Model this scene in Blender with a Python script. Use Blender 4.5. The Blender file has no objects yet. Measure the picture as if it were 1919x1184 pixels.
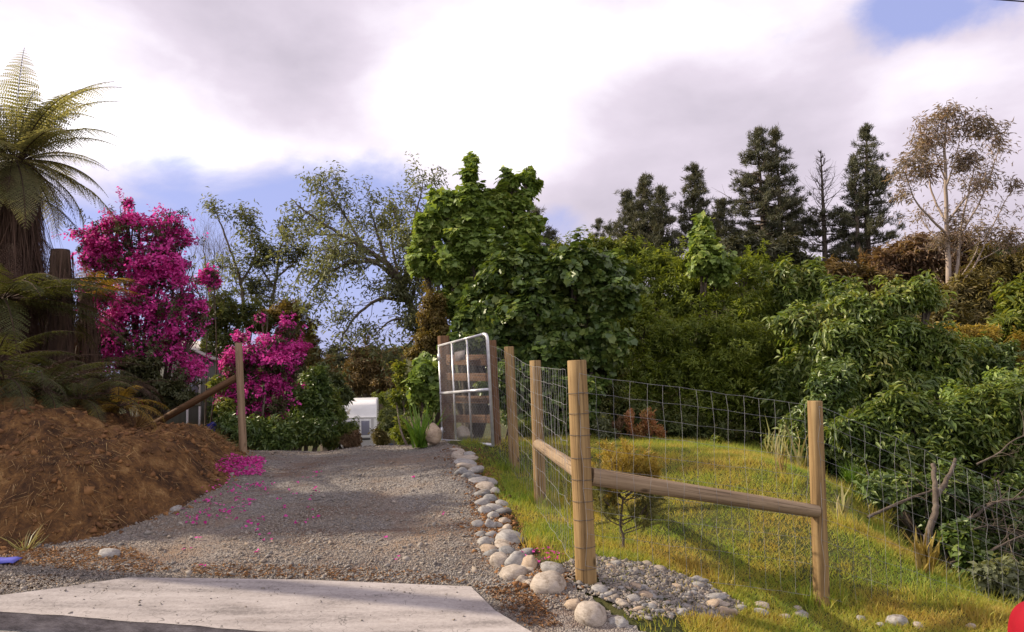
import bpy, math, random
import numpy as np
from mathutils import Vector, Matrix, Quaternion

rng = np.random.default_rng(11)
random.seed(11)
scn = bpy.context.scene
COL = scn.collection
R = math.radians

# ------------------------------------------------------------------ camera
F = 1420.0
TH, RO = R(4.35), R(1.5)
CAM = np.array([0.0, 0.0, 1.45])
FW = np.array([0, math.cos(TH), math.sin(TH)])
R0 = np.array([1.0, 0, 0])
U0 = np.array([0, -math.sin(TH), math.cos(TH)])
RT = R0 * math.cos(RO) - U0 * math.sin(RO)
UP = U0 * math.cos(RO) + R0 * math.sin(RO)


def ray(px, py):
    d = FW + (px - 959.5) / F * RT - (py - 592) / F * UP
    return d


def P(px, py, Y):
    d = ray(px, py)
    return CAM + d * (Y / d[1])


cd = bpy.data.cameras.new('camera')
cam = bpy.data.objects.new('camera', cd)
COL.objects.link(cam)
cd.sensor_width = 36
cd.lens = 36 * F / 1919
cd.clip_start = 0.05
cd.clip_end = 3000
m = Matrix.Identity(4)
for i in range(3):
    m[i][0], m[i][1], m[i][2], m[i][3] = RT[i], UP[i], -FW[i], CAM[i]
cam.matrix_world = m
scn.camera = cam

# ------------------------------------------------------------------ terrain height
CP = np.array([
    (-14, 5.0, .55), (-8, 5.3, .40), (-4.5, 5.3, .20), (-3.3, 5.4, .15), (-4.0, 6.0, .18), (-3.3, 6.2, .21), (-3.08, 7.8, .35),
    (-3.5, 9.9, .50), (-2.67, 5.35, .12), (-1.5, 5.2, .09), (-.3, 5.05, .05), (.2, 4.95, .10), (0, 5.5, .15), (-.28, 6.8, .27), (-.49, 8, .40),
    (-.75, 9.3, .52), (-.24, 9.6, .54), (-1.03, 11.3, .49), (-2.2, 11, .44), (-3.7, 11.5, .36), (-1.5, 6.2, .20), (-1.5, 7, .28),
    (-1.8, 9, .43), (-2.6, 10, .44), (.44, 5, .12), (1.2, 4.9, -.06), (2.1, 5.4, -.21), (.23, 7.45, .16), (-.01, 8.9, .34), (1.5, 6.5, .02),
    (1.2, 5.6, .0), (2.56, 11, .39), (3.0, 9, .36), (3.2, 8, .24), (3.1, 6.3, -.06), (3.3, 5.2, -.26), (1.2, 9, .36), (1.3, 11, .42),
    (4.3, 8, -.7), (4.1, 6.3, -.9), (4.5, 5.2, -.7), (6, 7, -1.5), (5, 10, -.4), (8, 10, -1.5), (4, 12, .1), (8, 14, -1.0), (7, 5, -.9),
    (-2.5, 13, .15), (-4, 16, -.4), (-5, 22, -1.1), (-6.4, 32, -1.5), (-7, 40, -1.2), (-8, 50, -.3), (0, 14, .2), (0, 18, -.2), (0, 28, -.6), (2, 40, .5),
    (12, 20, 0), (17, 30, 2.4), (15, 45, 6), (28, 45, 7.2), (40, 55, 10), (22, 38, 5), (-9, 12, .6), (-12, 18, .2), (-20, 40, 0), (-30, 60, 1), (-15, 30, -.8),
    (0, 0, -.2), (-6, 0, .0), (6, 0, -.45), (0, -12, -.2), (-14, -10, .2), (14, -10, -.8), (0, 4.2, -.15), (-3, 4.4, -.03), (3, 4.2, -.34), (14, 5, -1.2),
    (20, 12, -1), (-25, 10, 1)])


def _tps_fit(c):
    n = len(c)
    d = np.linalg.norm(c[:, None, :2] - c[None, :, :2], axis=2)
    K = np.where(d > 0, d * d * np.log(d + 1e-12), 0) + np.eye(n) * 0.02
    A = np.zeros((n + 3, n + 3))
    A[:n, :n] = K
    A[:n, n] = 1
    A[:n, n + 1:] = c[:, :2]
    A[n, :n] = 1
    A[n + 1:, :n] = c[:, :2].T
    b = np.zeros(n + 3)
    b[:n] = c[:, 2]
    return np.linalg.solve(A, b)


TW = _tps_fit(CP)


def tps(x, y):
    out = np.zeros_like(x, float) + TW[len(CP)] + TW[len(CP) + 1] * x + TW[len(CP) + 2] * y
    for i, (a, b, _) in enumerate(CP):
        r2 = (x - a) ** 2 + (y - b) ** 2 + 1e-12
        out += TW[i] * r2 * 0.5 * np.log(r2)
    return out


TOE = np.array([(-14, 5.5), (-6, 5.72), (-4.02, 5.95), (-3.4, 6.25), (-3.15, 7.0), (-3.05, 7.8), (-3.2, 8.8), (-3.5, 9.9), (-3.95, 11), (-4.7, 12.5), (-6, 15), (-9, 20)])


def toe_dist(x, y):
    """signed distance to the toe line of the bank, positive on the bank"""
    best = np.full(np.shape(x), 1e9)
    sgn = np.ones(np.shape(x))
    for a, b in zip(TOE[:-1], TOE[1:]):
        ab = b - a
        t = np.clip(((x - a[0]) * ab[0] + (y - a[1]) * ab[1]) / (ab @ ab), 0, 1)
        dx, dy = x - a[0] - t * ab[0], y - a[1] - t * ab[1]
        d = dx * dx + dy * dy
        s = np.where(ab[0] * dy - ab[1] * dx >= 0, 1.0, -1.0)
        sgn = np.where(d < best, s, sgn)
        best = np.minimum(d, best)
    return np.sqrt(best) * sgn


def sstep(a, b, x):
    t = np.clip((x - a) / (b - a), 0, 1)
    return t * t * (3 - 2 * t)


def bank_h(x, y):
    d = toe_dist(x, y)
    Ht = np.interp(y, [5, 7.0, 8.0, 8.8, 9.4, 10.2, 11.5, 14, 20], [1.30, 1.30, 1.14, .90, .76, .64, .48, .3, .1])
    t = np.clip(d / 2.0, 0, 1)
    prof = .30 * sstep(0, .28, t) + .70 * t + .06 * np.sin(t * 9.4) * (1 - t) * t * 4 - .30 * sstep(.0, .28, t) * t
    prof = prof + .10 * np.clip((d - 2.0) / 3.0, 0, 1)
    return Ht * prof


def H(x, y):
    x = np.asarray(x, float)
    y = np.asarray(y, float)
    r = np.sqrt(x * x + (y - 10) ** 2)
    k = np.minimum(1, 62 / np.maximum(r, 1e-6))
    xx, yy = x * k, (y - 10) * k + 10
    return tps(xx, yy) + bank_h(xx, yy)


def h1(x, y):
    return float(H(np.array([x]), np.array([y]))[0])


def hit(px, py, y0=4.0, y1=40.0):
    """where the ray of a pixel meets the terrain"""
    d = ray(px, py)
    ys = np.linspace(y0, y1, 1400)
    pts = CAM + d * (ys / d[1])[:, None]
    g = pts[:, 2] - H(pts[:, 0], pts[:, 1])
    i = np.argmax(g < 0)
    if g[i] >= 0:
        i = len(ys) - 1
    return pts[i]


# ------------------------------------------------------------------ mesh helpers
class MB:
    def __init__(s):
        s.v, s.f, s.n = [], [], 0

    def add(s, V, *Fs):
        V = np.asarray(V, float).reshape(-1, 3)
        for f in Fs:
            s.f.append(np.asarray(f, int) + s.n)
        s.v.append(V)
        s.n += len(V)

    def build(s, name, mat, parent=None, smooth=False, origin=None):
        V = np.concatenate(s.v) if s.v else np.zeros((0, 3))
        if parent is not None:
            V = V - np.array(parent.location)
        elif origin is not None:
            V = V - np.array(origin)
        me = bpy.data.meshes.new(name)
        nl = sum(f.size for f in s.f)
        npoly = sum(len(f) for f in s.f)
        me.vertices.add(len(V))
        me.vertices.foreach_set('co', V.astype(np.float32).ravel())
        me.loops.add(nl)
        me.polygons.add(npoly)
        me.loops.foreach_set('vertex_index', np.concatenate([f.ravel() for f in s.f]).astype(np.int32))
        sizes = np.concatenate([np.full(len(f), f.shape[1]) for f in s.f])
        starts = np.concatenate([[0], np.cumsum(sizes)[:-1]])
        me.polygons.foreach_set('loop_start', starts.astype(np.int32))
        if smooth:
            me.polygons.foreach_set('use_smooth', np.ones(npoly, bool))
        me.update(calc_edges=True)
        me.validate()
        me.materials.append(mat)
        o = bpy.data.objects.new(name, me)
        COL.objects.link(o)
        if parent is not None:
            o.parent = parent
        elif origin is not None:
            o.location = origin
        return o


def thing(name, label, cat, loc, group=None):
    o = bpy.data.objects.new(name, None)
    COL.objects.link(o)
    o.empty_display_size = .1
    o.location = [float(v) for v in loc]
    o['label'] = label
    o['category'] = cat
    if group:
        o['group'] = group
    return o


def tag(o, label=None, cat=None, group=None, kind=None):
    if label: o['label'] = label
    if cat: o['category'] = cat
    if group: o['group'] = group
    if kind: o['kind'] = kind
    return o


def unit(v):
    v = np.asarray(v, float)
    return v / np.maximum(np.linalg.norm(v, axis=-1, keepdims=True), 1e-9)


def tube(mb, pts, rad, sides=6, caps=True):
    pts = np.asarray(pts, float)
    n = len(pts)
    rad = np.broadcast_to(np.asarray(rad, float), (n,))
    t = np.gradient(pts, axis=0)
    t = unit(t)
    ref = np.array([0.31, 0.87, 0.38]) if abs(t[0] @ np.array([0.31, 0.87, 0.38])) < .8 else np.array([1.0, 0, 0])
    a = unit(np.cross(t, ref))
    b = np.cross(t, a)
    ang = np.arange(sides) * 2 * math.pi / sides
    ring = pts[:, None, :] + rad[:, None, None] * (np.cos(ang)[None, :, None] * a[:, None, :] + np.sin(ang)[None, :, None] * b[:, None, :])
    V = ring.reshape(-1, 3)
    i = np.arange(n - 1)[:, None] * sides
    j = np.arange(sides)[None, :]
    k = (j + 1) % sides
    q = np.stack([i + j, i + k, i + sides + k, i + sides + j], -1).reshape(-1, 4)
    if caps:
        mb.add(V, q, np.arange(sides)[None, ::-1], (np.arange(sides) + (n - 1) * sides)[None, :])
    else:
        mb.add(V, q)


def smooth_line(pts, k=6):
    """Catmull-Rom through the points"""
    p = np.asarray(pts, float)
    q = np.concatenate([[2 * p[0] - p[1]], p, [2 * p[-1] - p[-2]]])
    out = []
    for i in range(len(p) - 1):
        a, b, c, d = q[i:i + 4]
        for t in np.arange(k) / k:
            out.append(.5 * (2 * b + (c - a) * t + (2 * a - 5 * b + 4 * c - d) * t * t + (3 * b - a - 3 * c + d) * t ** 3))
    out.append(p[-1])
    return np.array(out)


def box(mb, c, s, rot=None):
    c, s = np.asarray(c, float), np.asarray(s, float) / 2
    V = np.array([(x, y, z) for x in (-1, 1) for y in (-1, 1) for z in (-1, 1)]) * s
    if rot is not None:
        V = V @ np.asarray(rot).T
    mb.add(V + c, np.array([(0, 1, 3, 2), (4, 6, 7, 5), (0, 4, 5, 1), (2, 3, 7, 6), (0, 2, 6, 4), (1, 5, 7, 3)]))


def bevel(o, w=.005, seg=2):
    b = o.modifiers.new('bevel', 'BEVEL')
    b.width = w
    b.segments = seg
    b.limit_method = 'ANGLE'
    return o


# leaf outlines: (along, across, lift) in leaf lengths / widths, faces
LEAF2 = (np.array([(0, 0, 0), (.45, .5, .10), (1, 0, -.12), (.45, -.5, .10)]), np.array([(0, 1, 2), (0, 2, 3)]))
LEAF3 = (np.array([(0, 0, 0), (.3, .42, .07), (.68, .40, .04), (1, 0, -.22), (.68, -.40, .04), (.3, -.42, .07), (.5, 0, -.03)]),
         np.array([(6, 0, 1), (6, 1, 2), (6, 2, 3), (6, 3, 4), (6, 4, 5), (6, 5, 0)][::1]))
LOBE = (np.array([(.36, 0, -.04), (0, 0, 0), (.00, .28, .05), (.02, .52, .02), (.26, .50, .05), (.58, .54, 0), (.70, .28, .03), (1, 0, -.12),
                  (.70, -.28, .03), (.58, -.54, 0), (.26, -.50, .05), (.02, -.52, .02), (.00, -.28, .05)]),
        np.array([(0, i, i + 1) for i in range(1, 12)] + [(0, 12, 1)]))
STRIP = (np.array([(0, .5, 0), (.5, .42, .03), (1, 0, 0), (.5, -.42, .03), (0, -.5, 0)]), np.array([(0, 1, 3), (0, 3, 4), (1, 2, 3)]))
BLADE = (np.array([(0, .5, 0), (.6, .35, -.05), (1, 0, -.25), (.6, -.35, -.05), (0, -.5, 0)]), np.array([(0, 1, 3), (0, 3, 4), (1, 2, 3)]))
NEEDLE = (np.array([(0, .5, 0), (1, 0, 0), (0, -.5, 0)]), np.array([(0, 1, 2)]))


def leaves(mb, pos, axis, nrm, L, W, shape=LEAF2):
    pos, axis, nrm = np.asarray(pos), unit(axis), np.asarray(nrm)
    n = len(pos)
    if n == 0:
        return
    side = unit(np.cross(axis, nrm))
    up = np.cross(side, axis)
    L = np.broadcast_to(np.asarray(L, float), (n,))
    W = np.broadcast_to(np.asarray(W, float), (n,))
    T, Fc = shape
    V = pos[:, None, :] + axis[:, None, :] * (T[None, :, 0:1] * L[:, None, None]) + side[:, None, :] * (T[None, :, 1:2] * W[:, None, None]) + up[:, None, :] * (T[None, :, 2:3] * L[:, None, None])
    k = len(T)
    f = (Fc[None] + (np.arange(n) * k)[:, None, None]).reshape(-1, Fc.shape[1])
    mb.add(V.reshape(-1, 3), f)


def rdir(n):
    return unit(rng.normal(size=(n, 3)))


def ell(px, py, Y, rx, ry, rd=None):
    """an ellipsoid of a crown: centre and radii from its place and size"""
    c = P(px, py, Y)
    k = Y / F
    return c, np.array([rx * k, (rd if rd is not None else .5 * (rx + ry)) * k, ry * k])


def lump(d, seed, amp):
    s = np.random.default_rng(seed)
    out = np.zeros(len(d))
    for fr, am in ((2.3, .5), (4.1, .32), (7.3, .22)):
        for _ in range(3):
            w = s.normal(size=3) * fr
            out += am * np.sin(d @ w + s.uniform(0, 6.28))
    return 1 + amp * out / 1.6


def clusters(blobs, n, shell=.3, amp=.22, inner=.22, back=.5, floor=True, sub=10, shoots=.5):
    """twig ends and outward directions: every mass breaks up into smaller tufts, some with shoots growing out of it"""
    kids = []
    for c, r in blobs:
        k = sub if r.min() > .22 else max(4, sub // 2)
        kids.append((c, r * .66, None))
        for _ in range(k):
            d = unit(rng.normal(size=3) + np.array([0, -.15, .25]))
            kids.append((c + d * r * (.55 + .22 * rng.random()), r * (.26 + .24 * rng.random()) * np.array([1.1, 1.1, .85]), d))
    area = np.array([k[1][0] * k[1][2] for k in kids])
    cnt = np.maximum(4, (2.0 * n * area / area.sum()).astype(int))
    Ps, Ds = [], []
    C = np.array([k[0] for k in kids])
    RR = np.array([k[1] for k in kids])
    for i, (c, r, kd) in enumerate(kids):
        d = rdir(cnt[i])
        d = d[(d[:, 1] < .35) | (rng.random(len(d)) < back)]
        u = rng.random(len(d))
        rad = np.where(rng.random(len(d)) < inner, .4 + .4 * u, 1 - shell * u * u)
        p = c + d * r * (rad * lump(d, i % 61, amp))[:, None]
        near = np.where(np.abs(C - c).max(1) < (RR.max(1) + r.max()))[0]
        ok = np.ones(len(d), bool)
        for q in near:
            if q != i:
                ok &= (((p - C[q]) / RR[q]) ** 2).sum(1) > .34
        ok |= rng.random(len(d)) < .10
        Ps.append(p[ok])
        Ds.append(unit(d[ok] / r))
        if kd is not None and kd[2] > -.3 and rng.random() < shoots:
            for _ in range(2):
                o = unit(kd + rng.normal(size=3) * .5 + np.array([0, 0, .35]))
                ln = r.mean() * (.7 + 1.1 * rng.random())
                m_ = max(3, int(ln / .07))
                f = np.linspace(.4, 1, m_)[:, None]
                Ps.append(c + o * (r * .7 + ln * f))
                Ds.append(np.tile(o, (m_, 1)))
    p, d = np.concatenate(Ps), np.concatenate(Ds)
    if len(p) > n * 1.15:
        s = rng.permutation(len(p))[:int(n * 1.15)]
        p, d = p[s], d[s]
    if floor:
        g = H(p[:, 0], p[:, 1]) + .04
        ok = p[:, 2] > g
        p, d = p[ok], d[ok]
    return p, d


def leafy(mb, p, d, per, L, W, shape=LEAF2, spread=.9, droop=.35, lift=.4, cr=.5, jit=.35, tw=None):
    """a rosette of leaves on every twig end"""
    n = len(p)
    tw = unit(d + np.array([0, 0, lift]) + rng.normal(size=(n, 3)) * .35)
    P_ = np.repeat(p, per, 0)
    T_ = np.repeat(tw, per, 0)
    a = rdir(n * per)
    radial = unit(a - T_ * (a * T_).sum(1, keepdims=True))
    ax = unit(T_ * (1 - spread * .6) + radial * spread + np.array([0, 0, -droop]) + rng.normal(size=(n * per, 3)) * .15)
    s = 1 + jit * (rng.random(n * per) * 2 - 1)
    pos = P_ + (rng.normal(size=(n * per, 3)) * cr * L * .6) - T_ * (rng.random((n * per, 1)) * cr * L)
    nr = unit(T_ + np.array([0, 0, .5]) + rng.normal(size=(n * per, 3)) * .3)
    leaves(mb, pos, ax, nr, L * s, W * s, shape)


def grow(mb, p, d, length, r, depth, tips, nseg=5, kids=3, wob=.18, trop=(0, 0, .1), spread=.75, shrink=.62, lo=.35, rshrink=.6):
    pts = [np.array(p, float)]
    dirs = [unit(d)]
    for i in range(nseg):
        nd = unit(dirs[-1] + rng.normal(size=3) * wob + np.array(trop))
        pts.append(pts[-1] + nd * length / nseg)
        dirs.append(nd)
    tube(mb, pts, np.linspace(r, r * .45, nseg + 1), 6 if r > .02 else (4 if r > .006 else 3), caps=False)
    if depth == 0:
        for i in range(1, nseg + 1):
            tips.append((pts[i], dirs[i]))
        return
    for k in range(kids):
        t = lo + (1 - lo) * (k + rng.random()) / kids
        i = min(int(t * nseg), nseg - 1)
        q = pts[i] + (pts[i + 1] - pts[i]) * (t * nseg - i)
        side = rng.normal(size=3)
        side = unit(side - dirs[i] * (side @ dirs[i]))
        grow(mb, q, dirs[i] + side * spread, length * shrink * (.75 + .5 * rng.random()), r * rshrink * (1 - .35 * t), depth - 1, tips, max(3, nseg - 1), kids, wob, trop, spread, shrink, lo, rshrink)
    tips.append((pts[-1], dirs[-1]))


def limb(mb, pl, r0, r1, k=6, sides=7):
    """a limb along (px, py, Y) points; returns the smoothed points"""
    pts = smooth_line([P(*q) for q in pl], k)
    pts[1:-1] += rng.normal(size=(len(pts) - 2, 3)) * min(r0, .06) * .15
    tube(mb, pts, np.linspace(r0, r1, len(pts)), sides, caps=False)
    return pts


def log(name, A, B, ra, rb, mat, parent, sides=18, flat=0.0, kn=.012, rings=14):
    """a round post or rail from A to B whose grain runs along its own z"""
    A, B = np.asarray(A, float), np.asarray(B, float)
    Lg = np.linalg.norm(B - A)
    mb = MB()
    zs = np.linspace(0, Lg, rings)
    ang = np.arange(sides) * 2 * math.pi / sides
    ph = rng.uniform(0, 6.28, 4)
    V = []
    for z in zs:
        r = ra + (rb - ra) * z / Lg
        rr = r * (1 + kn * np.sin(2 * ang + ph[0]) + kn * np.sin(3 * ang + ph[1] + z * 2) + .6 * kn * np.sin(z * 7 + ph[2]) + kn * .7 * np.sin(5 * ang + ph[3]))
        V.append(np.stack([rr * np.cos(ang), rr * np.sin(ang), np.full(sides, z)], 1))
    top = V[-1] * np.array([.93, .93, 1]) + np.array([0, 0, .004])
    V = np.concatenate(V + [top])
    n = rings + 1
    i = np.arange(n - 1)[:, None] * sides
    j = np.arange(sides)[None, :]
    k = (j + 1) % sides
    q = np.stack([i + j, i + k, i + sides + k, i + sides + j], -1).reshape(-1, 4)
    mb.add(V, q, np.arange(sides)[None, ::-1], (np.arange(sides) + (n - 1) * sides)[None, :])
    o = mb.build(name, mat, None, smooth=True)
    o.data.set_sharp_from_angle(angle=R(50))
    q = Vector((0, 0, 1)).rotation_difference(Vector(B - A))
    o.rotation_mode = 'QUATERNION'
    o.rotation_quaternion = q
    if parent is not None:
        o.parent = parent
        o.location = A - np.array(parent.location)
    else:
        o.location = A
    return o


# ------------------------------------------------------------------ material helpers
class NT:
    def __init__(s, nt):
        s.t = nt

    def n(s, typ, **kw):
        nd = s.t.nodes.new(typ)
        for k, v in kw.items():
            if k.startswith('i_'):
                s.put(nd.inputs[k[2:].replace('_', ' ')], v)
            elif k.startswith('x'):
                s.put(nd.inputs[int(k[1:])], v)
            else:
                setattr(nd, k, v)
        return nd

    def put(s, sock, v):
        if isinstance(v, bpy.types.NodeSocket):
            s.t.links.new(v, sock)
        elif isinstance(v, bpy.types.Node):
            s.t.links.new(v.outputs[0], sock)
        else:
            if isinstance(v, tuple) and len(v) == 3 and sock.type == 'RGBA':
                v = (*v, 1)
            sock.default_value = v

    def math(s, op, a, b=0.0, c=0.0, clamp=False):
        nd = s.n('ShaderNodeMath', operation=op, x0=a, x1=b, x2=c)
        nd.use_clamp = clamp
        return nd.outputs[0]

    def mix(s, f, a, b, mode='MIX'):
        nd = s.n('ShaderNodeMix', data_type='RGBA', blend_type=mode)
        s.put(nd.inputs[0], f)
        s.put(nd.inputs[6], a)
        s.put(nd.inputs[7], b)
        return nd.outputs[2]

    def ramp(s, f, stops, interp='LINEAR'):
        nd = s.n('ShaderNodeValToRGB')
        s.put(nd.inputs[0], f)
        cr = nd.color_ramp
        cr.interpolation = interp
        while len(cr.elements) < len(stops):
            cr.elements.new(.5)
        for e, (p, c) in zip(cr.elements, stops):
            e.position = p
            e.color = (*c, 1) if len(c) == 3 else c
        return nd.outputs[0]

    def noise(s, vec, scale, detail=4, rough=.6, dist=0.0):
        nd = s.n('ShaderNodeTexNoise', i_Scale=scale, i_Detail=detail, i_Roughness=rough, i_Distortion=dist)
        if vec is not None:
            s.put(nd.inputs['Vector'], vec)
        return nd.outputs[0]

    def mrange(s, v, a, b, c=0., d=1.):
        nd = s.n('ShaderNodeMapRange', x0=v, x1=a, x2=b, x3=c, x4=d)
        return nd.outputs[0]

    def bump(s, h, strength=.5, dist=.02):
        return s.n('ShaderNodeBump', i_Strength=strength, i_Distance=dist, i_Height=h).outputs[0]

    def coords(s, which='Object', scale=None):
        o = s.n('ShaderNodeTexCoord').outputs[which]
        if scale is not None:
            o = s.n('ShaderNodeMapping', i_Vector=o, i_Scale=scale).outputs[0]
        return o


def new_mat(name):
    mt = bpy.data.materials.new(name)
    mt.use_nodes = True
    t = NT(mt.node_tree)
    b = mt.node_tree.nodes['Principled BSDF']
    return mt, t, b


def leaf_mat(name, cols, rough=.5, trans=.3, tcol=None, spec=.35, clump=.9, sheen=0):
    """foliage: every leaf its own tint, tints drifting from clump to clump"""
    mt, t, b = new_mat(name)
    rnd = t.n('ShaderNodeNewGeometry').outputs['Random Per Island']
    nz = t.noise(t.n('ShaderNodeNewGeometry').outputs['Position'], clump * 1.6, 3)
    f = t.math('ADD', t.math('MULTIPLY', rnd, .62), t.math('MULTIPLY', t.mrange(nz, .3, .7), .38))
    k = len(cols)
    c = t.ramp(f, [(i / (k - 1) if k > 1 else 0, cc) for i, cc in enumerate(cols)])
    t.put(b.inputs['Base Color'], c)
    b.inputs['Roughness'].default_value = rough
    b.inputs['Specular IOR Level'].default_value = spec
    if trans > 0:
        tr = t.n('ShaderNodeBsdfTranslucent')
        t.put(tr.inputs[0], t.mix(1.0, c, tcol or (1.6, 1.5, .7), 'MULTIPLY'))
        mx = t.n('ShaderNodeMixShader', x0=trans, x1=b, x2=tr)
        t.put(mt.node_tree.nodes['Material Output'].inputs[0], mx)
    return mt


def noisy_mat(name, cols, scale=8, rough=.9, bump=.4, bd=.02, stretch=None, detail=6, coord='Object', spec=.3, spots=None):
    mt, t, b = new_mat(name)
    v = t.coords(coord, stretch)
    nz = t.noise(v, scale, detail, .65)
    k = len(cols)
    c = t.ramp(t.mrange(nz, .28, .72), [(i / (k - 1) if k > 1 else 0, cc) for i, cc in enumerate(cols)])
    t.put(b.inputs['Base Color'], c)
    b.inputs['Roughness'].default_value = rough
    b.inputs['Specular IOR Level'].default_value = spec
    if bump:
        t.put(b.inputs['Normal'], t.bump(t.noise(v, scale * 2.2, 8, .7), bump, bd))
    return mt
# ------------------------------------------------------------------ daylight
SUN = unit(np.array([-.975, .21, .60]))
w = bpy.data.worlds.new('World')
scn.world = w
w.use_nodes = True
t = NT(w.node_tree)
bg = w.node_tree.nodes['Background']
sky = t.n('ShaderNodeTexSky', sky_type='NISHITA')
sky.sun_disc = False
sky.sun_elevation = math.asin(SUN[2])
sky.sun_rotation = math.atan2(SUN[0], SUN[1])
sky.altitude = 100
sky.air_density = 1.0
sky.dust_density = 1.6
sky.ozone_density = 2.5
gen = t.n('ShaderNodeTexCoord').outputs['Generated']
sep = t.n('ShaderNodeSeparateXYZ', x0=gen)
az = t.math('ARCTAN2', sep.outputs[0], sep.outputs[1])
el = t.math('ARCSINE', sep.outputs[2])
cxy = t.n('ShaderNodeCombineXYZ', x0=az, x1=t.math('MULTIPLY', el, 1.7), x2=0.0).outputs[0]
n1 = t.noise(cxy, 4.5, 8, .58, .25)
n2 = t.noise(t.n('ShaderNodeVectorMath', operation='ADD', x0=cxy, x1=(5.2, 1.3, 2.0)).outputs[0], 3.1, 7, .52, .2)
thr = t.ramp(t.mrange(az, -.9, .6), [(0, (.60, .60, .60)), (.20, (.64, .64, .64)), (.34, (.655, .655, .655)), (.48, (.69, .69, .69)), (.60, (.58, .58, .58)), (.68, (.50, .50, .50)), (.76, (0, 0, 0))])
thr = t.mrange(t.n('ShaderNodeSeparateColor', x0=thr).outputs[0], 0, 1, -.30, .50)


def blob(px, py, sx, sy):
    """a soft patch of sky round the direction in which a pixel looks"""
    d_ = unit(ray(px, py))
    a0, e0 = math.atan2(d_[0], d_[1]), math.asin(d_[2])
    da = t.math('DIVIDE', t.math('SUBTRACT', az, a0), sx / F * math.cos(a0))
    de = t.math('DIVIDE', t.math('SUBTRACT', el, e0), sy / F * math.cos(a0))
    q = t.math('ADD', t.math('MULTIPLY', da, da), t.math('MULTIPLY', de, de))
    return t.math('EXPONENT', t.math('MULTIPLY', q, -1.0))


cov = t.math('ADD', t.math('SUBTRACT', el, thr), t.math('MULTIPLY', t.math('SUBTRACT', n1, .5), .17))
cov = t.math('SUBTRACT', cov, t.math('MULTIPLY', blob(1060, 400, 90, 50), .05))
mask = t.n('ShaderNodeMapRange', interpolation_type='SMOOTHSTEP', x0=cov, x1=-.005, x2=.06).outputs[0]
hole = t.math('ADD', t.math('ADD', blob(1800, 5, 170, 75), blob(1700, -10, 90, 60)), t.math('MULTIPLY', t.math('SUBTRACT', n1, .5), 2.6))
mask = t.math('MULTIPLY', mask, t.n('ShaderNodeMapRange', interpolation_type='SMOOTHSTEP', x0=hole, x1=.35, x2=1.05, x3=1.0, x4=.0).outputs[0])
# how thick the cloud is: thin and brilliant towards the sun, thicker and mauve-grey away from it
br = t.math('ADD', .565, t.math('MULTIPLY', t.math('SUBTRACT', n2, .5), 1.25))
for (px, py, sx, sy, am) in ((120, 230, 260, 130, .52), (900, 190, 250, 110, .62), (1180, 60, 260, 70, .42), (420, 280, 200, 50, .30), (1000, 300, 200, 50, .22), (1770, 130, 170, 60, .16), (60, 60, 240, 80, .22),
                             (480, 110, 200, 60, -.22), (640, 210, 110, 60, -.16), (1500, 240, 380, 110, -.03), (1650, 40, 120, 50, -.14), (1200, 200, 120, 60, -.05)):
    br = t.math('ADD', br, t.math('MULTIPLY', blob(px, py, sx, sy), am))
# unseen clouds: overhead dimmed to deepen contrast, behind the camera brightened as added fill
br = t.math('SUBTRACT', br, t.mrange(el, .6, 1.1, 0., .25))
br = t.math('ADD', br, t.mrange(sep.outputs[1], .1, -.5, 0., .38))
ccol = t.ramp(t.math('MULTIPLY', br, 1.0, 0, True), [(0, (2.3, 2.1, 2.5)), (.35, (3.5, 3.15, 3.7)), (.62, (4.6, 4.1, 4.75)), (.85, (6.2, 5.75, 6.35)), (1, (8.6, 8.3, 8.6))])
skyc = t.mix(.8, t.mix(1.0, sky.outputs[0], (1.0, .88, 1.15), 'MULTIPLY'), (2.45, 2.72, 4.7))
t.put(bg.inputs[0], t.mix(mask, skyc, ccol))
bg.inputs[1].default_value = .12

sl = bpy.data.lights.new('sun', 'SUN')
sl.energy = 4.6
sl.angle = R(.6)
sl.color = (1.0, .86, .66)
so = bpy.data.objects.new('sun', sl)
COL.objects.link(so)
so.rotation_mode = 'QUATERNION'
so.rotation_quaternion = Vector((0, 0, 1)).rotation_difference(Vector(SUN))
so.location = (-20, 5, 15)
scn.view_settings.view_transform = 'Standard'
scn.view_settings.look = 'None'
scn.view_settings.exposure = 0.6
scn.view_settings.gamma = 1.0
scn.cycles.max_bounces = 6
scn.cycles.transparent_max_bounces = 4
scn.cycles.diffuse_bounces = 3

# ------------------------------------------------------------------ ground
def wob(x, y, fr, seed, k=5):
    s = np.random.default_rng(seed)
    out = np.zeros_like(x)
    for _ in range(k):
        a = s.uniform(0, 6.28)
        f = fr * s.uniform(.6, 1.7)
        out += np.sin((x * math.cos(a) + y * math.sin(a)) * f + s.uniform(0, 6.28))
    return out / k


XR = np.array([(3.5, .9), (4.4, .72), (4.95, .33), (5.5, .02), (6.8, -.22), (8, -.44), (9.3, -.70), (10.5, -.95), (12, -1.2), (14, -1.6), (30, -4)])
XG = np.array([(3.5, 4.2), (4.3, 3.9), (5.2, 3.45), (6.3, 3.2), (8, 3.35), (9, 3.3), (10, 3.4), (11.5, 3.5), (13, 3.5)])


def x_r(y): return np.interp(y, XR[:, 0], XR[:, 1])
def x_g(y): return np.interp(y, XG[:, 0], XG[:, 1])


def geo(a, b, n):
    return a + (b - a) * (np.geomspace(1, 40, n) - 1) / 39


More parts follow.
